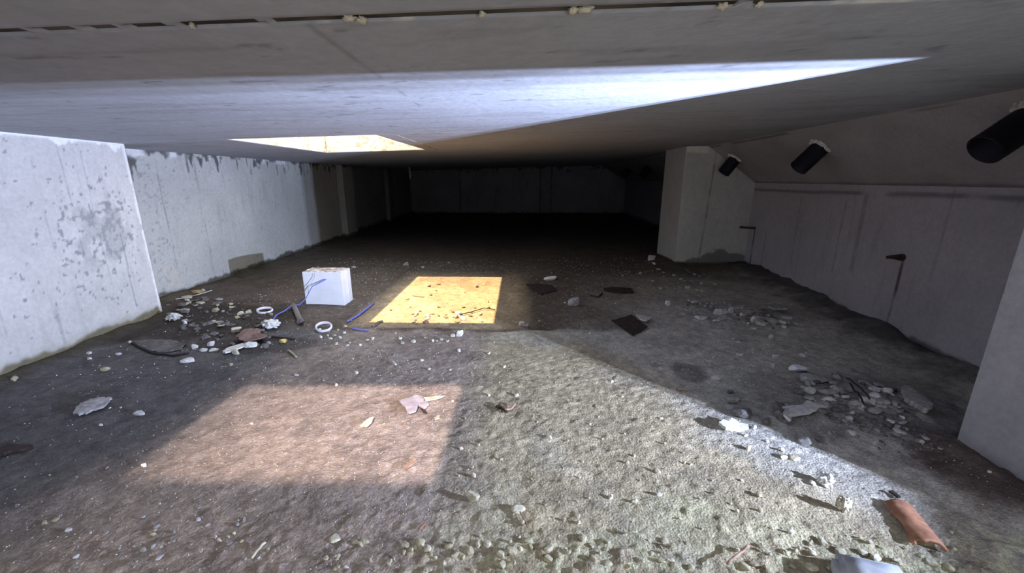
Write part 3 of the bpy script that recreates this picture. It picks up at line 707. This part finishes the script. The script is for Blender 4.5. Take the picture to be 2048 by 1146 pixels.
plate('wood_sliver', [(1776, 988), (1784, 987), (1800, 1000), (1794, 1001)], .006, 'dbrown', 'dark sliver on the shade edge above the terracotta tile', 'sliver', .006, seed=19)
plate('flat_slat', [(1534, 623), (1545, 619), (1578, 624), (1572, 629), (1545, 628)], .012, 'grey', 'long flat grey slat at the back of the farther rubble pile', 'slat', .030, seed=20)
# leaning broken hollow brick: dark face with a pale edge
root = bpy.data.objects.new('leaning_tile', None); COL.objects.link(root); p = P(1576, 832); root.location = (p.x, p.y, gz(p.x, p.y)-.01); root.rotation_euler = (math.radians(-52), math.radians(10), math.radians(-38)+math.pi/2)
tag(root, 'dark broken tile leaning up on its edge, pale broken rim towards the heap', 'tile')
bm = bmesh.new(); box_bm(bm, -.07, .075, -.012, .012, 0, .075); bmesh.ops.subdivide_edges(bm, edges=bm.edges, cuts=3, use_grid_fill=True)
for v in bm.verts: v.co.z += (.012*mn.noise(v.co*25)-abs(v.co.x)*.35)*(1 if v.co.z > .03 else 0); v.co.x *= 1-.2*(v.co.z/.075)
from_bm('tile_face', bm, M['dgrey'], root)
bm = bmesh.new(); box_bm(bm, -.075, .07, -.022, -.0125, .0, .03); bmesh.ops.subdivide_edges(bm, edges=bm.edges, cuts=3, use_grid_fill=True)
for v in bm.verts: v.co += Vector((.004*mn.noise(v.co*40), .0, .006*mn.noise(v.co*33)))
o = from_bm('broken_rim', bm, M['lgrey'], root); o['label'] = 'pale broken edge'
# --- terracotta half pipe
def half_tile():
    a = P(1795, 1015); b = P(1857, 1100); a.z = gz(a.x, a.y); b.z = gz(b.x, b.y)
    L_ = (b-a).length; n = 26; k = 14; r = .030; V = []; rnd = random.Random(4)
    for i in range(n+1):
        f = i/n; e = 0
        for j in range(k+1):
            th = math.pi*(.10+.80*j/k); y = f*L_
            if i == n: y += .010*mn.noise(Vector((j*.5, 1, 0)))
            if i == 0: y += .008*mn.noise(Vector((j*.6, 7, 0)))
            rr_ = r*(1+.10*f)
            if j == 0 and .3 < f < .95: th += .28*math.sin((f-.3)/.65*math.pi)
            if j == 1 and .3 < f < .95: th += .18*math.sin((f-.3)/.65*math.pi)
            V.append((rr_*math.cos(th)*1.05, y, rr_*math.sin(th)*.8+.002*mn.noise(Vector((th*2, y*30, 3)))))
    o = mesh_np('terracotta_tile', V, gridfaces(n+1, k+1), M['terra']); solidify(o, .008, -1)
    d = b-a; o.location = a+Vector((0, 0, -.004)); o.rotation_euler = (0, 0, math.atan2(d.y, d.x)-math.pi/2)
    tag(o, 'curved terracotta tile fragment lying in the lit foreground, lower right', 'tile')
half_tile()
# --- grey block at the bottom edge
p = P(1742, 1178); bm = bmesh.new(); box_bm(bm, -.075, .078, -.05, .05, -.01, .052)
bmesh.ops.bevel(bm, geom=list(bm.edges), offset=.018, segments=3, affect='EDGES')
bmesh.ops.subdivide_edges(bm, edges=bm.edges, cuts=2, use_grid_fill=True)
for v in bm.verts: v.co += v.co.normalized()*.006*mn.noise(v.co*22)
o = from_bm('concrete_lump', bm, M['block'], smooth=True); o.location = (p.x, p.y, gz(p.x, p.y)); o.rotation_euler = (0, 0, -.25)
tag(o, 'pale blue-grey concrete lump at the bottom edge below the terracotta tile', 'concrete')
# --- named single stones: u, v(base), w, h, material, label
G = [
 (1654, 976, 32, 36, 'white', 'bright white rough lump in the lit foreground, left of the yellowish one', 'lump'),
 (1688, 1027, 28, 40, 'cream', 'yellowish rough lump between the white lump and the terracotta tile', 'lump'),
 (341, 643, 36, 18, 'white', 'white plaster lump at the corner of the left wall', 'lump'),
 (534, 660, 42, 20, 'white', 'largest white lump of the left rubble, above the brown sheet', 'lump'),
]
for u, v, w, h, m_, lb, ct in G: stone(u, v, w, h, m_, lb, ct, 'plaster_lump', lump=.55, rough=.2, sub=4, planes=6)
stone(1628, 972, 12, 10, 'white', 'small white crumb in the shadow side of the bright white lump', 'crumb', 'plaster_crumb')
SGL = [
 (369, 650, 9, 12, 'white', 'small white crumb right of the plaster lump by the wall corner'),
 (388, 700, 12, 13, 'white', 'round white stone, uppermost left of the row below the dark sheet'),
 (420, 693, 14, 12, 'white', 'white knob-shaped stone with a tail stone beside it'),
 (406, 704, 15, 9, 'white', 'slim white stone forming the tail of the knob-shaped one'),
 (427, 703, 18, 8, 'white', 'flat white stone right of the knob-shaped stone'),
 (372, 726, 26, 10, 'white', 'lone flat white stone nearest the camera on the left soil'),
 (470, 709, 16, 12, 'cream', 'cream stone under the long white plaster strip'),
 (500, 697, 24, 16, 'white', 'jagged white stone touching the brown sheet'),
 (489, 684, 7, 6, 'white', 'tiny white chip on top of the brown sheet'),
 (471, 666, 18, 15, 'cream', 'round yellowish stone left of the brown sheet'),
 (564, 687, 15, 12, 'yellow', 'bright yellow lump right of the brown sheet'),
 (430, 624, 18, 10, 'olive', 'beige angular flake in the middle of the left rubble'),
 (480, 631, 13, 11, 'cream', 'beige chunk left of the flat plastic ring'),
 (542, 631, 9, 7, 'olive', 'small beige stone touching the flat plastic ring'),
 (391, 588, 22, 9, 'tan', 'tan stone at the foot of the bright left wall'),
 (405, 584, 8, 8, 'cream', 'small cream stone right of the tan stone by the left wall'),
 (374, 604, 10, 7, 'white', 'small white stone below the long grey stick'),
 (400, 608, 18, 5, 'cream', 'pale crumbs in a flat clump below the long grey stick'),
 (462, 732, 8, 6, 'cream', 'lone beige stone below the left rubble'),
 (177, 709, 11, 6, 'white', 'upper of two flat white pebbles at the left wall foot'),
 (177, 720, 11, 5, 'white', 'lower of two flat white pebbles at the left wall foot'),
 (208, 743, 15, 10, 'olive', 'beige stone on the dark soil below the left wall'),
 (259, 688, 10, 7, 'cream', 'small pale stone at the left end of the black cable'),
 (235, 710, 12, 5, 'lgrey', 'grey sliver between the wall foot and the black cable'),
 (27, 766, 18, 11, 'olive', 'beige stone at the wall foot by the left edge of the photo'),
 (275, 832, 22, 8, 'lgrey', 'thin grey flake right of the jagged slate sheet'),
 (219, 817, 5, 4, 'white', 'left one of two white specks beside the jagged slate sheet'),
 (241, 817, 5, 4, 'white', 'right one of two white specks beside the jagged slate sheet'),
 (201, 853, 8, 6, 'white', 'tiny white crumb below the jagged slate sheet'),
 (286, 934, 11, 8, 'white', 'bright white pebble on the left edge of the pinkish patch'),
 (98, 952, 6, 4, 'lgrey', 'tiny pale pebble far down the dark left floor'),
 (502, 850, 9, 7, 'lgrey', 'single pale pebble in the upper pinkish patch'),
 (593, 752, 9, 7, 'white', 'single white pebble just above the pinkish patch'),
 (438, 1084, 10, 9, 'cream', 'left pebble of the pale trio near the bottom left'),
 (455, 1076, 9, 8, 'olive', 'middle pebble of the pale trio near the bottom left'),
 (467, 1070, 9, 9, 'cream', 'right pebble of the pale trio near the bottom left'),
 (905, 674, 10, 7, 'cream', 'left of the two white stones below the sun patch'),
 (919, 674, 16, 17, 'white', 'taller of the two white stones below the sun patch'),
 (827, 686, 10, 7, 'cream', 'oval pale stone below the middle of the sun patch'),
 (1043, 653, 12, 12, 'white', 'round white stone in the shade right of the sun patch'),
 (1052, 656, 14, 9, 'grey', 'grey stone leaning on the round white stone'),
 (811, 531, 12, 9, 'grey', 'pale stone beyond the far edge of the sun patch'),
 (845, 536, 7, 5, 'grey', 'small stone beyond the far edge of the sun patch, right of the pale one'),
 (897, 527, 6, 4, 'grey', 'tiny stone farthest beyond the sun patch'),
 (706, 536, 12, 4, 'grey', 'flat stone behind the right corner of the white box'),
 (916, 631, 14, 9, 'cream', 'pale stone among leaves at the lower right of the sun patch'),
 (926, 641, 16, 8, 'cream', 'flat pale stone nearest the camera in the sun patch'),
 (891, 637, 10, 7, 'tan', 'tan stone in the lower middle of the sun patch'),
 (1148, 613, 24, 22, 'grey', 'angular grey stone between the dark boards'),
 (1130, 607, 5, 4, 'white', 'tiny white crumb left of the angular grey stone'),
 (1133, 680, 6, 7, 'cream', 'small pale chip in the dim middle floor'),
 (1180, 668, 5, 4, 'white', 'tiny white pebble alone on the dim grey floor'),
 (1079, 644, 5, 4, 'cream', 'tiny pale pebble right of the round white stone'),
 (1310, 735, 17, 13, 'grey', 'lone rounded grey stone on the smooth grey floor'),
 (1304, 522, 18, 13, 'lgrey', 'pale stone at the foot of the far pier'),
 (1308, 529, 7, 5, 'white', 'tiny white chip at the foot of the far pier'),
 (1337, 611, 12, 12, 'lgrey', 'round pale stone left of the farther rubble pile'),
 (1320, 578, 9, 6, 'grey', 'small grey stone in the shade before the pier'),
 (1376, 577, 10, 6, 'lgrey', 'pale chip in the shade before the pier'),
 (1599, 746, 32, 14, 'shellw', 'bright white plastic scrap lying above the rubble heap'),
 (1433, 760, 20, 9, 'lgrey', 'flat pale stone on the smooth grey floor'),
 (1468, 808, 30, 15, 'grey', 'broad flat grey stone left of the leaning tile'),
 (1463, 788, 14, 9, 'dgrey', 'dark stone just behind the broad flat grey stone'),
 (1490, 838, 44, 24, 'dgrey', 'big dark lump above the bright white plaster slab'),
 (1537, 852, 20, 16, 'dgrey', 'rounded dark stone right of the big dark lump'),
 (1510, 860, 12, 9, 'lgrey', 'small pale chip at the base of the big dark lump'),
 (1612, 892, 24, 20, 'grey', 'rounded grey stone below the broken tile'),
 (1640, 886, 18, 14, 'dgrey', 'dark stone right of the rounded grey stone below the tile'),
 (1843, 890, 11, 9, 'lgrey', 'pale round pebble in the shade near the right pier'),
 (1979, 946, 6, 5, 'lgrey', 'tiny pale pebble on the red soil at the right pier'),
 (1740, 808, 30, 14, 'lgrey', 'longest pale stone on top of the right rubble heap'),
 (1715, 812, 24, 13, 'grey', 'oval grey stone in the middle of the right rubble heap'),
 (1691, 800, 15, 10, 'lgrey', 'small pale stone left of the oval grey one on the heap'),
 (1728, 818, 8, 8, 'white', 'little round white stone on the right rubble heap'),
 (1657, 794, 30, 12, 'grey', 'flat grey shard at the left of the right rubble heap'),
 (1670, 780, 14, 9, 'lgrey', 'pale chip at the back of the right rubble heap'),
 (1632, 768, 48, 16, 'grey', 'long grey roll at the back left of the right rubble heap'),
 (1755, 823, 20, 9, 'lgrey', 'flat pale chip at the right of the rubble heap'),
 (1703, 784, 16, 9, 'grey', 'grey chip behind the oval stone on the heap'),
 (1389, 608, 20, 8, 'lgrey', 'hollow pale flake at the far left of the farther pile'),
 (1383, 626, 15, 14, 'grey', 'blunt grey stone at the left of the farther pile'),
 (1437, 633, 17, 18, 'lgrey', 'tallest pale stone of the farther pile'),
 (1449, 630, 13, 11, 'lgrey', 'pale stone wedged between the two tallest of the farther pile'),
 (1462, 628, 13, 14, 'lgrey', 'pointed pale stone right of the tallest in the farther pile'),
 (1403, 640, 25, 9, 'lgrey', 'long flat pale stone at the front of the farther pile'),
 (1433, 646, 17, 8, 'lgrey', 'jagged pale chip in front of the tallest stone of the farther pile'),
 (1488, 634, 17, 9, 'lgrey', 'pale flat stone right of centre in the farther pile'),
 (1508, 646, 12, 16, 'lgrey', 'upright pale stone at the right of the farther pile'),
 (1521, 652, 22, 12, 'lgrey', 'wedge-shaped pale stone ending the farther pile'),
 (1496, 649, 6, 5, 'white', 'tiny white stone before the upright one in the farther pile'),
 (1577, 639, 24, 7, 'lgrey', 'flat pale chip below the long grey slat'),
 (1598, 653, 20, 10, 'grey', 'rounded grey stone right of the flat pale chip by the wall'),
 (1480, 619, 28, 6, 'grey', 'thin grey shard behind the farther pile'),
 (1428, 611, 9, 8, 'grey', 'small grey stone at the back of the farther pile'),
 (1453, 609, 11, 7, 'grey', 'rough grey stone at the back of the farther pile'),
 (1542, 677, 10, 11, 'lgrey', 'crescent pale stone between the two rubble piles'),
 (1480, 712, 14, 7, 'lgrey', 'pale chip on the light grey floor between the piles'),
 (1551, 716, 15, 10, 'lgrey', 'pale rounded stone above the white plastic scrap'),
 (1607, 714, 13, 9, 'lgrey', 'pale stone right above the white plastic scrap'),
 (1547, 735, 10, 9, 'lgrey', 'small pale stone left of the white plastic scrap'),
 (1466, 679, 7, 4, 'lgrey', 'small pale chip below the farther pile'),
 (1477, 686, 8, 4, 'lgrey', 'second small pale chip below the farther pile, nearer the camera'),
 (1101, 561, 26, 10, 'white', 'white flattened disc of plaster on the dark mid floor'),
 (946, 1005, 28, 22, 'cream', 'largest pale stone of the lit foreground centre'),
 (1036, 1026, 30, 13, 'cream', 'crooked pale chunk below the foreground centre stone'),
 (922, 899, 9, 9, 'cream', 'pale stone near the right edge of the pinkish patch'),
 (1098, 878, 12, 10, 'cream', 'pale stone with a long shadow in the upper lit slab'),
 (1318, 992, 11, 15, 'white', 'brightest white upright pebble of the lit slab'),
 (1222, 998, 11, 11, 'cream', 'left of two equal round pebbles below the white upright one'),
 (1270, 1007, 12, 11, 'cream', 'right of two equal round pebbles below the white upright one'),
 (1033, 794, 10, 9, 'cream', 'pale pebble with a long shadow above the curled twig'),
 (978, 792, 6, 6, 'cream', 'small pale pebble left above the curled twig'),
 (1224, 765, 7, 6, 'white', 'white pebble beside the shade edge in the middle'),
 (1245, 795, 5, 4, 'white', 'tiny white pebble below the one beside the shade edge'),
 (1323, 838, 7, 5, 'white', 'white speck near the shade edge above the plaster slab'),
 (1325, 1126, 16, 9, 'cream', 'slim pale stone near the bottom edge with a long shadow'),
 (1345, 1097, 10, 10, 'olive', 'beige pebble near the bottom edge, above the slim stone'),
 (1492, 874, 9, 8, 'cream', 'pale crumb below the right end of the white plaster slab'),
 (1497, 902, 10, 15, 'cream', 'upright pale stone below the white plaster slab'),
 (1535, 886, 9, 6, 'cream', 'pale crumb on the shade edge right of the plaster slab'),
 (1565, 905, 9, 12, 'cream', 'upright pale stone on the shade edge'),
 (1568, 918, 16, 10, 'cream', 'pale stone just below the upright one on the shade edge'),
 (1592, 921, 22, 11, 'olive', 'broad beige stone on the shade edge'),
 (1584, 1070, 12, 10, 'white', 'white pebble left of the terracotta tile'),
 (823, 1106, 9, 12, 'cream', 'pale pebble with a long shadow near the bottom centre'),
 (720, 1093, 14, 10, 'olive', 'beige stone near the bottom, left of centre'),
 (692, 1138, 12, 8, 'lgrey', 'pale stone on the bottom edge, left of centre'),
]
KW = ['lump', 'pebble', 'crumb', 'chip', 'flake', 'shard', 'sliver', 'scrap', 'disc', 'roll', 'speck', 'chunk', 'knob']
for u, v, w, h, m_, lb in SGL:
    first = [k for k in KW if k in lb.split(' of ')[0].split(' beside ')[0].split(' above ')[0].split(' right ')[0].split(' left ')[0].split(' below ')[0].split(' before ')[0].split(' with ')[0].split(' touching ')[0].split('-')[0]]
    nm = 'stone' if not first or 'stone' in lb.split(' on ')[0][:32] else first[0]
    stone(u, v, w, h, m_, lb, nm, {'scrap': 'plastic_scrap', 'disc': 'plaster_disc', 'roll': 'paper_roll'}.get(nm, nm if nm == 'stone' else 'stone_'+nm), dep=.6)
# --- pebbles in the lit foreground that nothing tells apart
peb = [(957, 892, 6), (1002, 922, 7), (943, 940, 9), (947, 956, 10), (917, 954, 6), (1044, 1054, 12), (1128, 1042, 8), (1255, 929, 8), (1269, 914, 7), (1165, 925, 6), (1315, 948, 13), (1020, 1087, 9), (1039, 1077, 6),
 (908, 1025, 5), (988, 1108, 7), (1041, 1100, 9), (1299, 1084, 7), (1250, 1070, 9), (1158, 1049, 8), (1367, 908, 5), (1369, 928, 6), (1382, 931, 6), (1520, 995, 12), (1521, 1027, 9), (1475, 1026, 8), (1430, 990, 7), (1425, 964, 5),
 (1484, 963, 7), (1280, 962, 5), (1098, 1098, 5), (1155, 1005, 5), (1178, 998, 5), (1063, 960, 5), (1160, 957, 5), (1090, 1012, 6), (1118, 1005, 4), (1205, 880, 5), (1135, 884, 6), (1330, 890, 6), (1462, 1010, 6), (1405, 1060, 6), (1545, 1060, 6), (1600, 1100, 7), (1660, 1090, 7), (1720, 1080, 6), (1905, 1068, 6), (1945, 1100, 6), (1880, 1130, 7), (905, 805, 5), (930, 838, 5), (1075, 845, 5), (1180, 850, 5), (1250, 870, 5), (1400, 1000, 5), (1360, 1040, 5), (1200, 1110, 7), (1120, 1120, 8), (870, 1120, 8), (905, 1090, 7), (960, 1075, 6)]
for i, (u, v, w) in enumerate(peb):
    stone(u, v, w, w*.95, 'olive' if i % 3 else 'cream', 'small pale pebble casting a short shadow on the lit foreground floor', 'pebble', 'pebble', 'small pebbles of the lit foreground floor', sub=2)
peb2 = [(850, 678), (800, 679), (805, 689), (865, 684), (874, 683), (883, 682), (895, 685), (720, 693), (705, 719), (843, 723), (977, 709), (918, 704), (699, 687), (695, 693), (734, 683), (745, 680), (791, 668), (660, 679), (668, 674), (680, 678), (655, 672), (688, 668), (672, 690), (641, 676), (676, 662), (712, 747), (858, 741), (672, 773), (900, 741), (690, 655), (1008, 736), (640, 662)]
for i, (u, v) in enumerate(peb2):
    stone(u, v, 5+(i*7) % 4, 4+(i*5) % 4, 'white' if i % 2 else 'cream', 'tiny white crumb on the dim soil between the ring and the sun patch foot', 'crumb', 'plaster_crumb', 'tiny white crumbs below the sun patch', sub=2)
def inpoly(u, v, poly):
    c = False; j = len(poly)-1
    for i in range(len(poly)):
        if (poly[i][1] > v) != (poly[j][1] > v) and u < (poly[j][0]-poly[i][0])*(v-poly[i][1])/(poly[j][1]-poly[i][1])+poly[i][0]: c = not c
        j = i
    return c
def scatter(poly, n, seed, wr, mats, label, cat, name, group):
    rnd = random.Random(seed); us = [p[0] for p in poly]; vs = [p[1] for p in poly]; k = 0
    while k < n:
        u = rnd.uniform(min(us), max(us)); v = rnd.uniform(min(vs), max(vs))
        if not inpoly(u, v, poly): continue
        w = rnd.uniform(*wr); fl_ = rnd.random() < .35
        stone(u, v, w, w*rnd.uniform(.3, .75), rnd.choice(mats), label, cat, name, group, dep=rnd.uniform(.5, 1), rot=rnd.uniform(0, 6), sub=2, z=.0, sink=.2, kind='flake' if fl_ else 'stone'); k += 1
scatter([(1590, 765), (1660, 750), (1780, 775), (1850, 830), (1800, 880), (1700, 870), (1640, 830), (1600, 800)], 110, 1, (7, 22), ['grey', 'dgrey', 'dgrey', 'grey', 'lgrey'], 'grey rubble chip of the right rubble heap', 'rubble', 'rubble_chip', 'rubble chips of the right heap')
scatter([(1370, 605), (1440, 600), (1530, 625), (1620, 655), (1530, 665), (1420, 650), (1365, 635)], 70, 2, (5, 14), ['grey', 'dgrey', 'lgrey', 'grey'], 'grey rubble chip of the farther rubble pile by the right wall', 'rubble', 'rubble_chip', 'rubble chips of the farther pile')
scatter([(340, 600), (420, 590), (470, 610), (560, 660), (530, 700), (440, 690), (350, 660), (330, 625)], 95, 3, (5, 18), ['dgrey', 'dgrey', 'dgrey', 'olive', 'grey'], 'dark rubble chip in the heap at the left wall corner', 'rubble', 'rubble_chip', 'dark rubble chips by the left wall corner')
scatter([(1240, 530), (1360, 530), (1450, 560), (1440, 590), (1330, 570), (1240, 555)], 40, 4, (4, 11), ['grey', 'dgrey', 'lgrey'], 'small grey chip on the dark soil in front of the far pier', 'rubble', 'rubble_chip', 'chips in front of the far pier')
scatter([(800, 632), (860, 625), (960, 620), (985, 650), (900, 655), (820, 650)], 34, 5, (4, 13), ['tan', 'olive', 'brown', 'cream'], 'small leafy crumb in the sunlit patch', 'crumb', 'dry_crumb', 'dry crumbs at the near side of the sun patch')
scatter([(840, 565), (1000, 555), (985, 620), (760, 630), (790, 590)], 16, 6, (4, 9), ['tan', 'brown'], 'tiny brown scrap on the sunlit patch', 'scrap', 'dry_scrap', 'tiny brown scraps on the sun patch')
scatter([(1640, 860), (1850, 860), (1900, 930), (1700, 900)], 30, 8, (4, 14), ['grey', 'dgrey'], 'small grey clod between the right heap and the near pier', 'clod', 'soil_clod', 'clods between the right heap and the near pier')
scatter([(1360, 690), (1640, 690), (1560, 740), (1420, 740)], 26, 10, (3, 8), ['lgrey', 'grey'], 'tiny pale chip on the smooth light grey floor', 'chip', 'stone_chip', 'tiny chips on the light grey floor')
scatter([(60, 1040), (360, 1000), (560, 1060), (600, 1130), (100, 1130)], 42, 11, (5, 13), ['grey', 'olive', 'lgrey', 'grey'], 'small greyish chip on the dim floor at the bottom left', 'chip', 'stone_chip', 'chips on the dim bottom left floor')
scatter([(640, 1080), (1700, 1085), (2000, 1110), (1900, 1146), (640, 1146)], 90, 12, (8, 22), ['olive', 'cream', 'olive'], 'yellowish crumb of mortar along the bottom of the lit floor', 'crumb', 'mortar_crumb', 'yellowish mortar crumbs along the bottom')
# --- grit nobody could count: one object
def grit(name, n, box, smin, smax, mat, seed, label):
    r = np.random.default_rng(seed)
    y = box[2]+(box[3]-box[2])*r.random(n)**1.5; x = r.uniform(box[0], box[1], n)
    z = hfull(x, y); s = r.uniform(smin, smax, n)*(0.7+.3*y)
    base = np.array([(1, 0, 0), (-.3, .9, 0), (-.6, -.8, 0), (0.1, 0, 1)], float)
    th = r.uniform(0, 6.28, n); c_, s_ = np.cos(th), np.sin(th)
    V = np.zeros((n, 4, 3))
    for k in range(4):
        bx, by, bz = base[k]; V[:, k, 0] = x+(bx*c_-by*s_)*s; V[:, k, 1] = y+(bx*s_+by*c_)*s; V[:, k, 2] = z+bz*s*1.1-.0005
    i = np.arange(n)[:, None]*4
    Fc = np.concatenate([i+np.array([[0, 1, 3]]), i+np.array([[1, 2, 3]]), i+np.array([[2, 0, 3]])])
    o = mesh_np(name, V.reshape(-1, 3), Fc, M[mat], smooth=False); o['kind'] = 'stuff'; tag(o, label, 'grit'); return o
grit('pale_grit', 2600, (-1.4, 1.5, .75, 2.6), .0012, .0032, 'cream', 1, 'pale grit strewn over the lit foreground floor')
grit('grey_grit', 3500, (-2.3, 1.5, .8, 5.0), .0015, .004, 'grey', 2, 'grey grit strewn over the whole floor')
grit('white_grit', 500, (-2.4, 1.2, 1.8, 4.2), .0012, .0035, 'white', 3, 'white specks of plaster strewn over the soil')
# ------------------------------------------------------------------ lights
# work lamp standing in the bay at the right, its hood cuts the light on the slab
LX, LY, LZ = 1.80, .484, .49
root = bpy.data.objects.new('work_lamp', None); COL.objects.link(root); root.location = (LX+.05, LY-.05, 0)
tag(root, 'black work lamp on a stand in the bay behind the near pier', 'lamp')
bm = bmesh.new(); box_bm(bm, LX-.36, LX+.09, LY-.16, LY+.060, LZ+.0595, LZ+.0635, Matrix.Translation(-root.location)); from_bm('hood', bm, M['lamp'], root)
bm = bmesh.new(); box_bm(bm, -.05, .05, -.012, .012, -.05, .04, Matrix.Translation(Vector((LX, LY, LZ))-root.location) @ Matrix.Rotation(math.radians(60), 4, 'Z') @ Matrix.Translation((0, -.035, 0))); from_bm('housing', bm, M['lamp'], root)
bm = tube_pts([(0, 0, 0), (0, 0, .44)], .012); from_bm('pole', bm, M['lamp'], root)
bm = bmesh.new(); box_bm(bm, -.08, .08, -.08, .08, -.01, .02); from_bm('base', bm, M['lamp'], root)
dirv = Vector((-.82, .57, .36)).normalized()
def area(name, loc, d, sx, sy, power, col):
    l = bpy.data.lights.new(name, 'AREA'); l.shape = 'RECTANGLE'; l.size = sx; l.size_y = sy; l.energy = power; l.color = col
    o = bpy.data.objects.new(name, l); COL.objects.link(o); o.location = loc; o.rotation_euler = Vector(d).to_track_quat('-Z', 'Y').to_euler(); return o
KEY = 114
for k, dz in enumerate((0, .0068, .0134)):
    for j in (-.5, .5):
        a_ = area('lamp_led', Vector((LX, LY, LZ+dz))+Vector((1, 0, 0))*j*.011, dirv, .003, .0015, KEY/6, (.58, .68, 1.0))
        a_.data.spread = math.radians(106)
# sun through the far hatch
def aim(v): return Vector(v).to_track_quat('-Z', 'Y').to_euler()
sun = bpy.data.lights.new('sun', 'SUN'); sun.energy = 16; sun.color = (1.0, .72, .42); sun.angle = math.radians(.7)
so = bpy.data.objects.new('sun', sun); COL.objects.link(so); so.rotation_euler = aim((.70, -.02, -1.2))
# unseen block added outside to keep the sun off the near hatch
bm = bmesh.new(); box_bm(bm, PX0-.9, PX0-.65, PY0-1, PY1+.8, 1.42, 3.4); o = struct(from_bm('sun_blocker', bm, M['block']))
# added spot through the near hatch, makes the pinkish floor patch
sp = bpy.data.lights.new('pink_patch_spot', 'SPOT'); sp.energy = 6800; sp.color = (1.0, .82, .76); sp.spot_size = math.radians(14.5); sp.spot_blend = 1.0; sp.shadow_soft_size = .08
spo = bpy.data.objects.new('pink_patch_spot', sp); COL.objects.link(spo)
tgt = Vector((-.50, 1.60, 0)); dsp = Vector((0.0, 1.36, -1.24)).normalized(); spo.location = tgt-dsp*9; spo.rotation_euler = aim(dsp)
w = bpy.data.worlds.new('world'); S.world = w; w.use_nodes = True
w.node_tree.nodes['Background'].inputs['Color'].default_value = (.90, .94, 1.0, 1); w.node_tree.nodes['Background'].inputs['Strength'].default_value = 5.5
S.view_settings.view_transform = 'Standard'; S.view_settings.look = 'None'; S.view_settings.gamma = 1; S.view_settings.exposure = 0.0
S.view_settings.use_curve_mapping = False
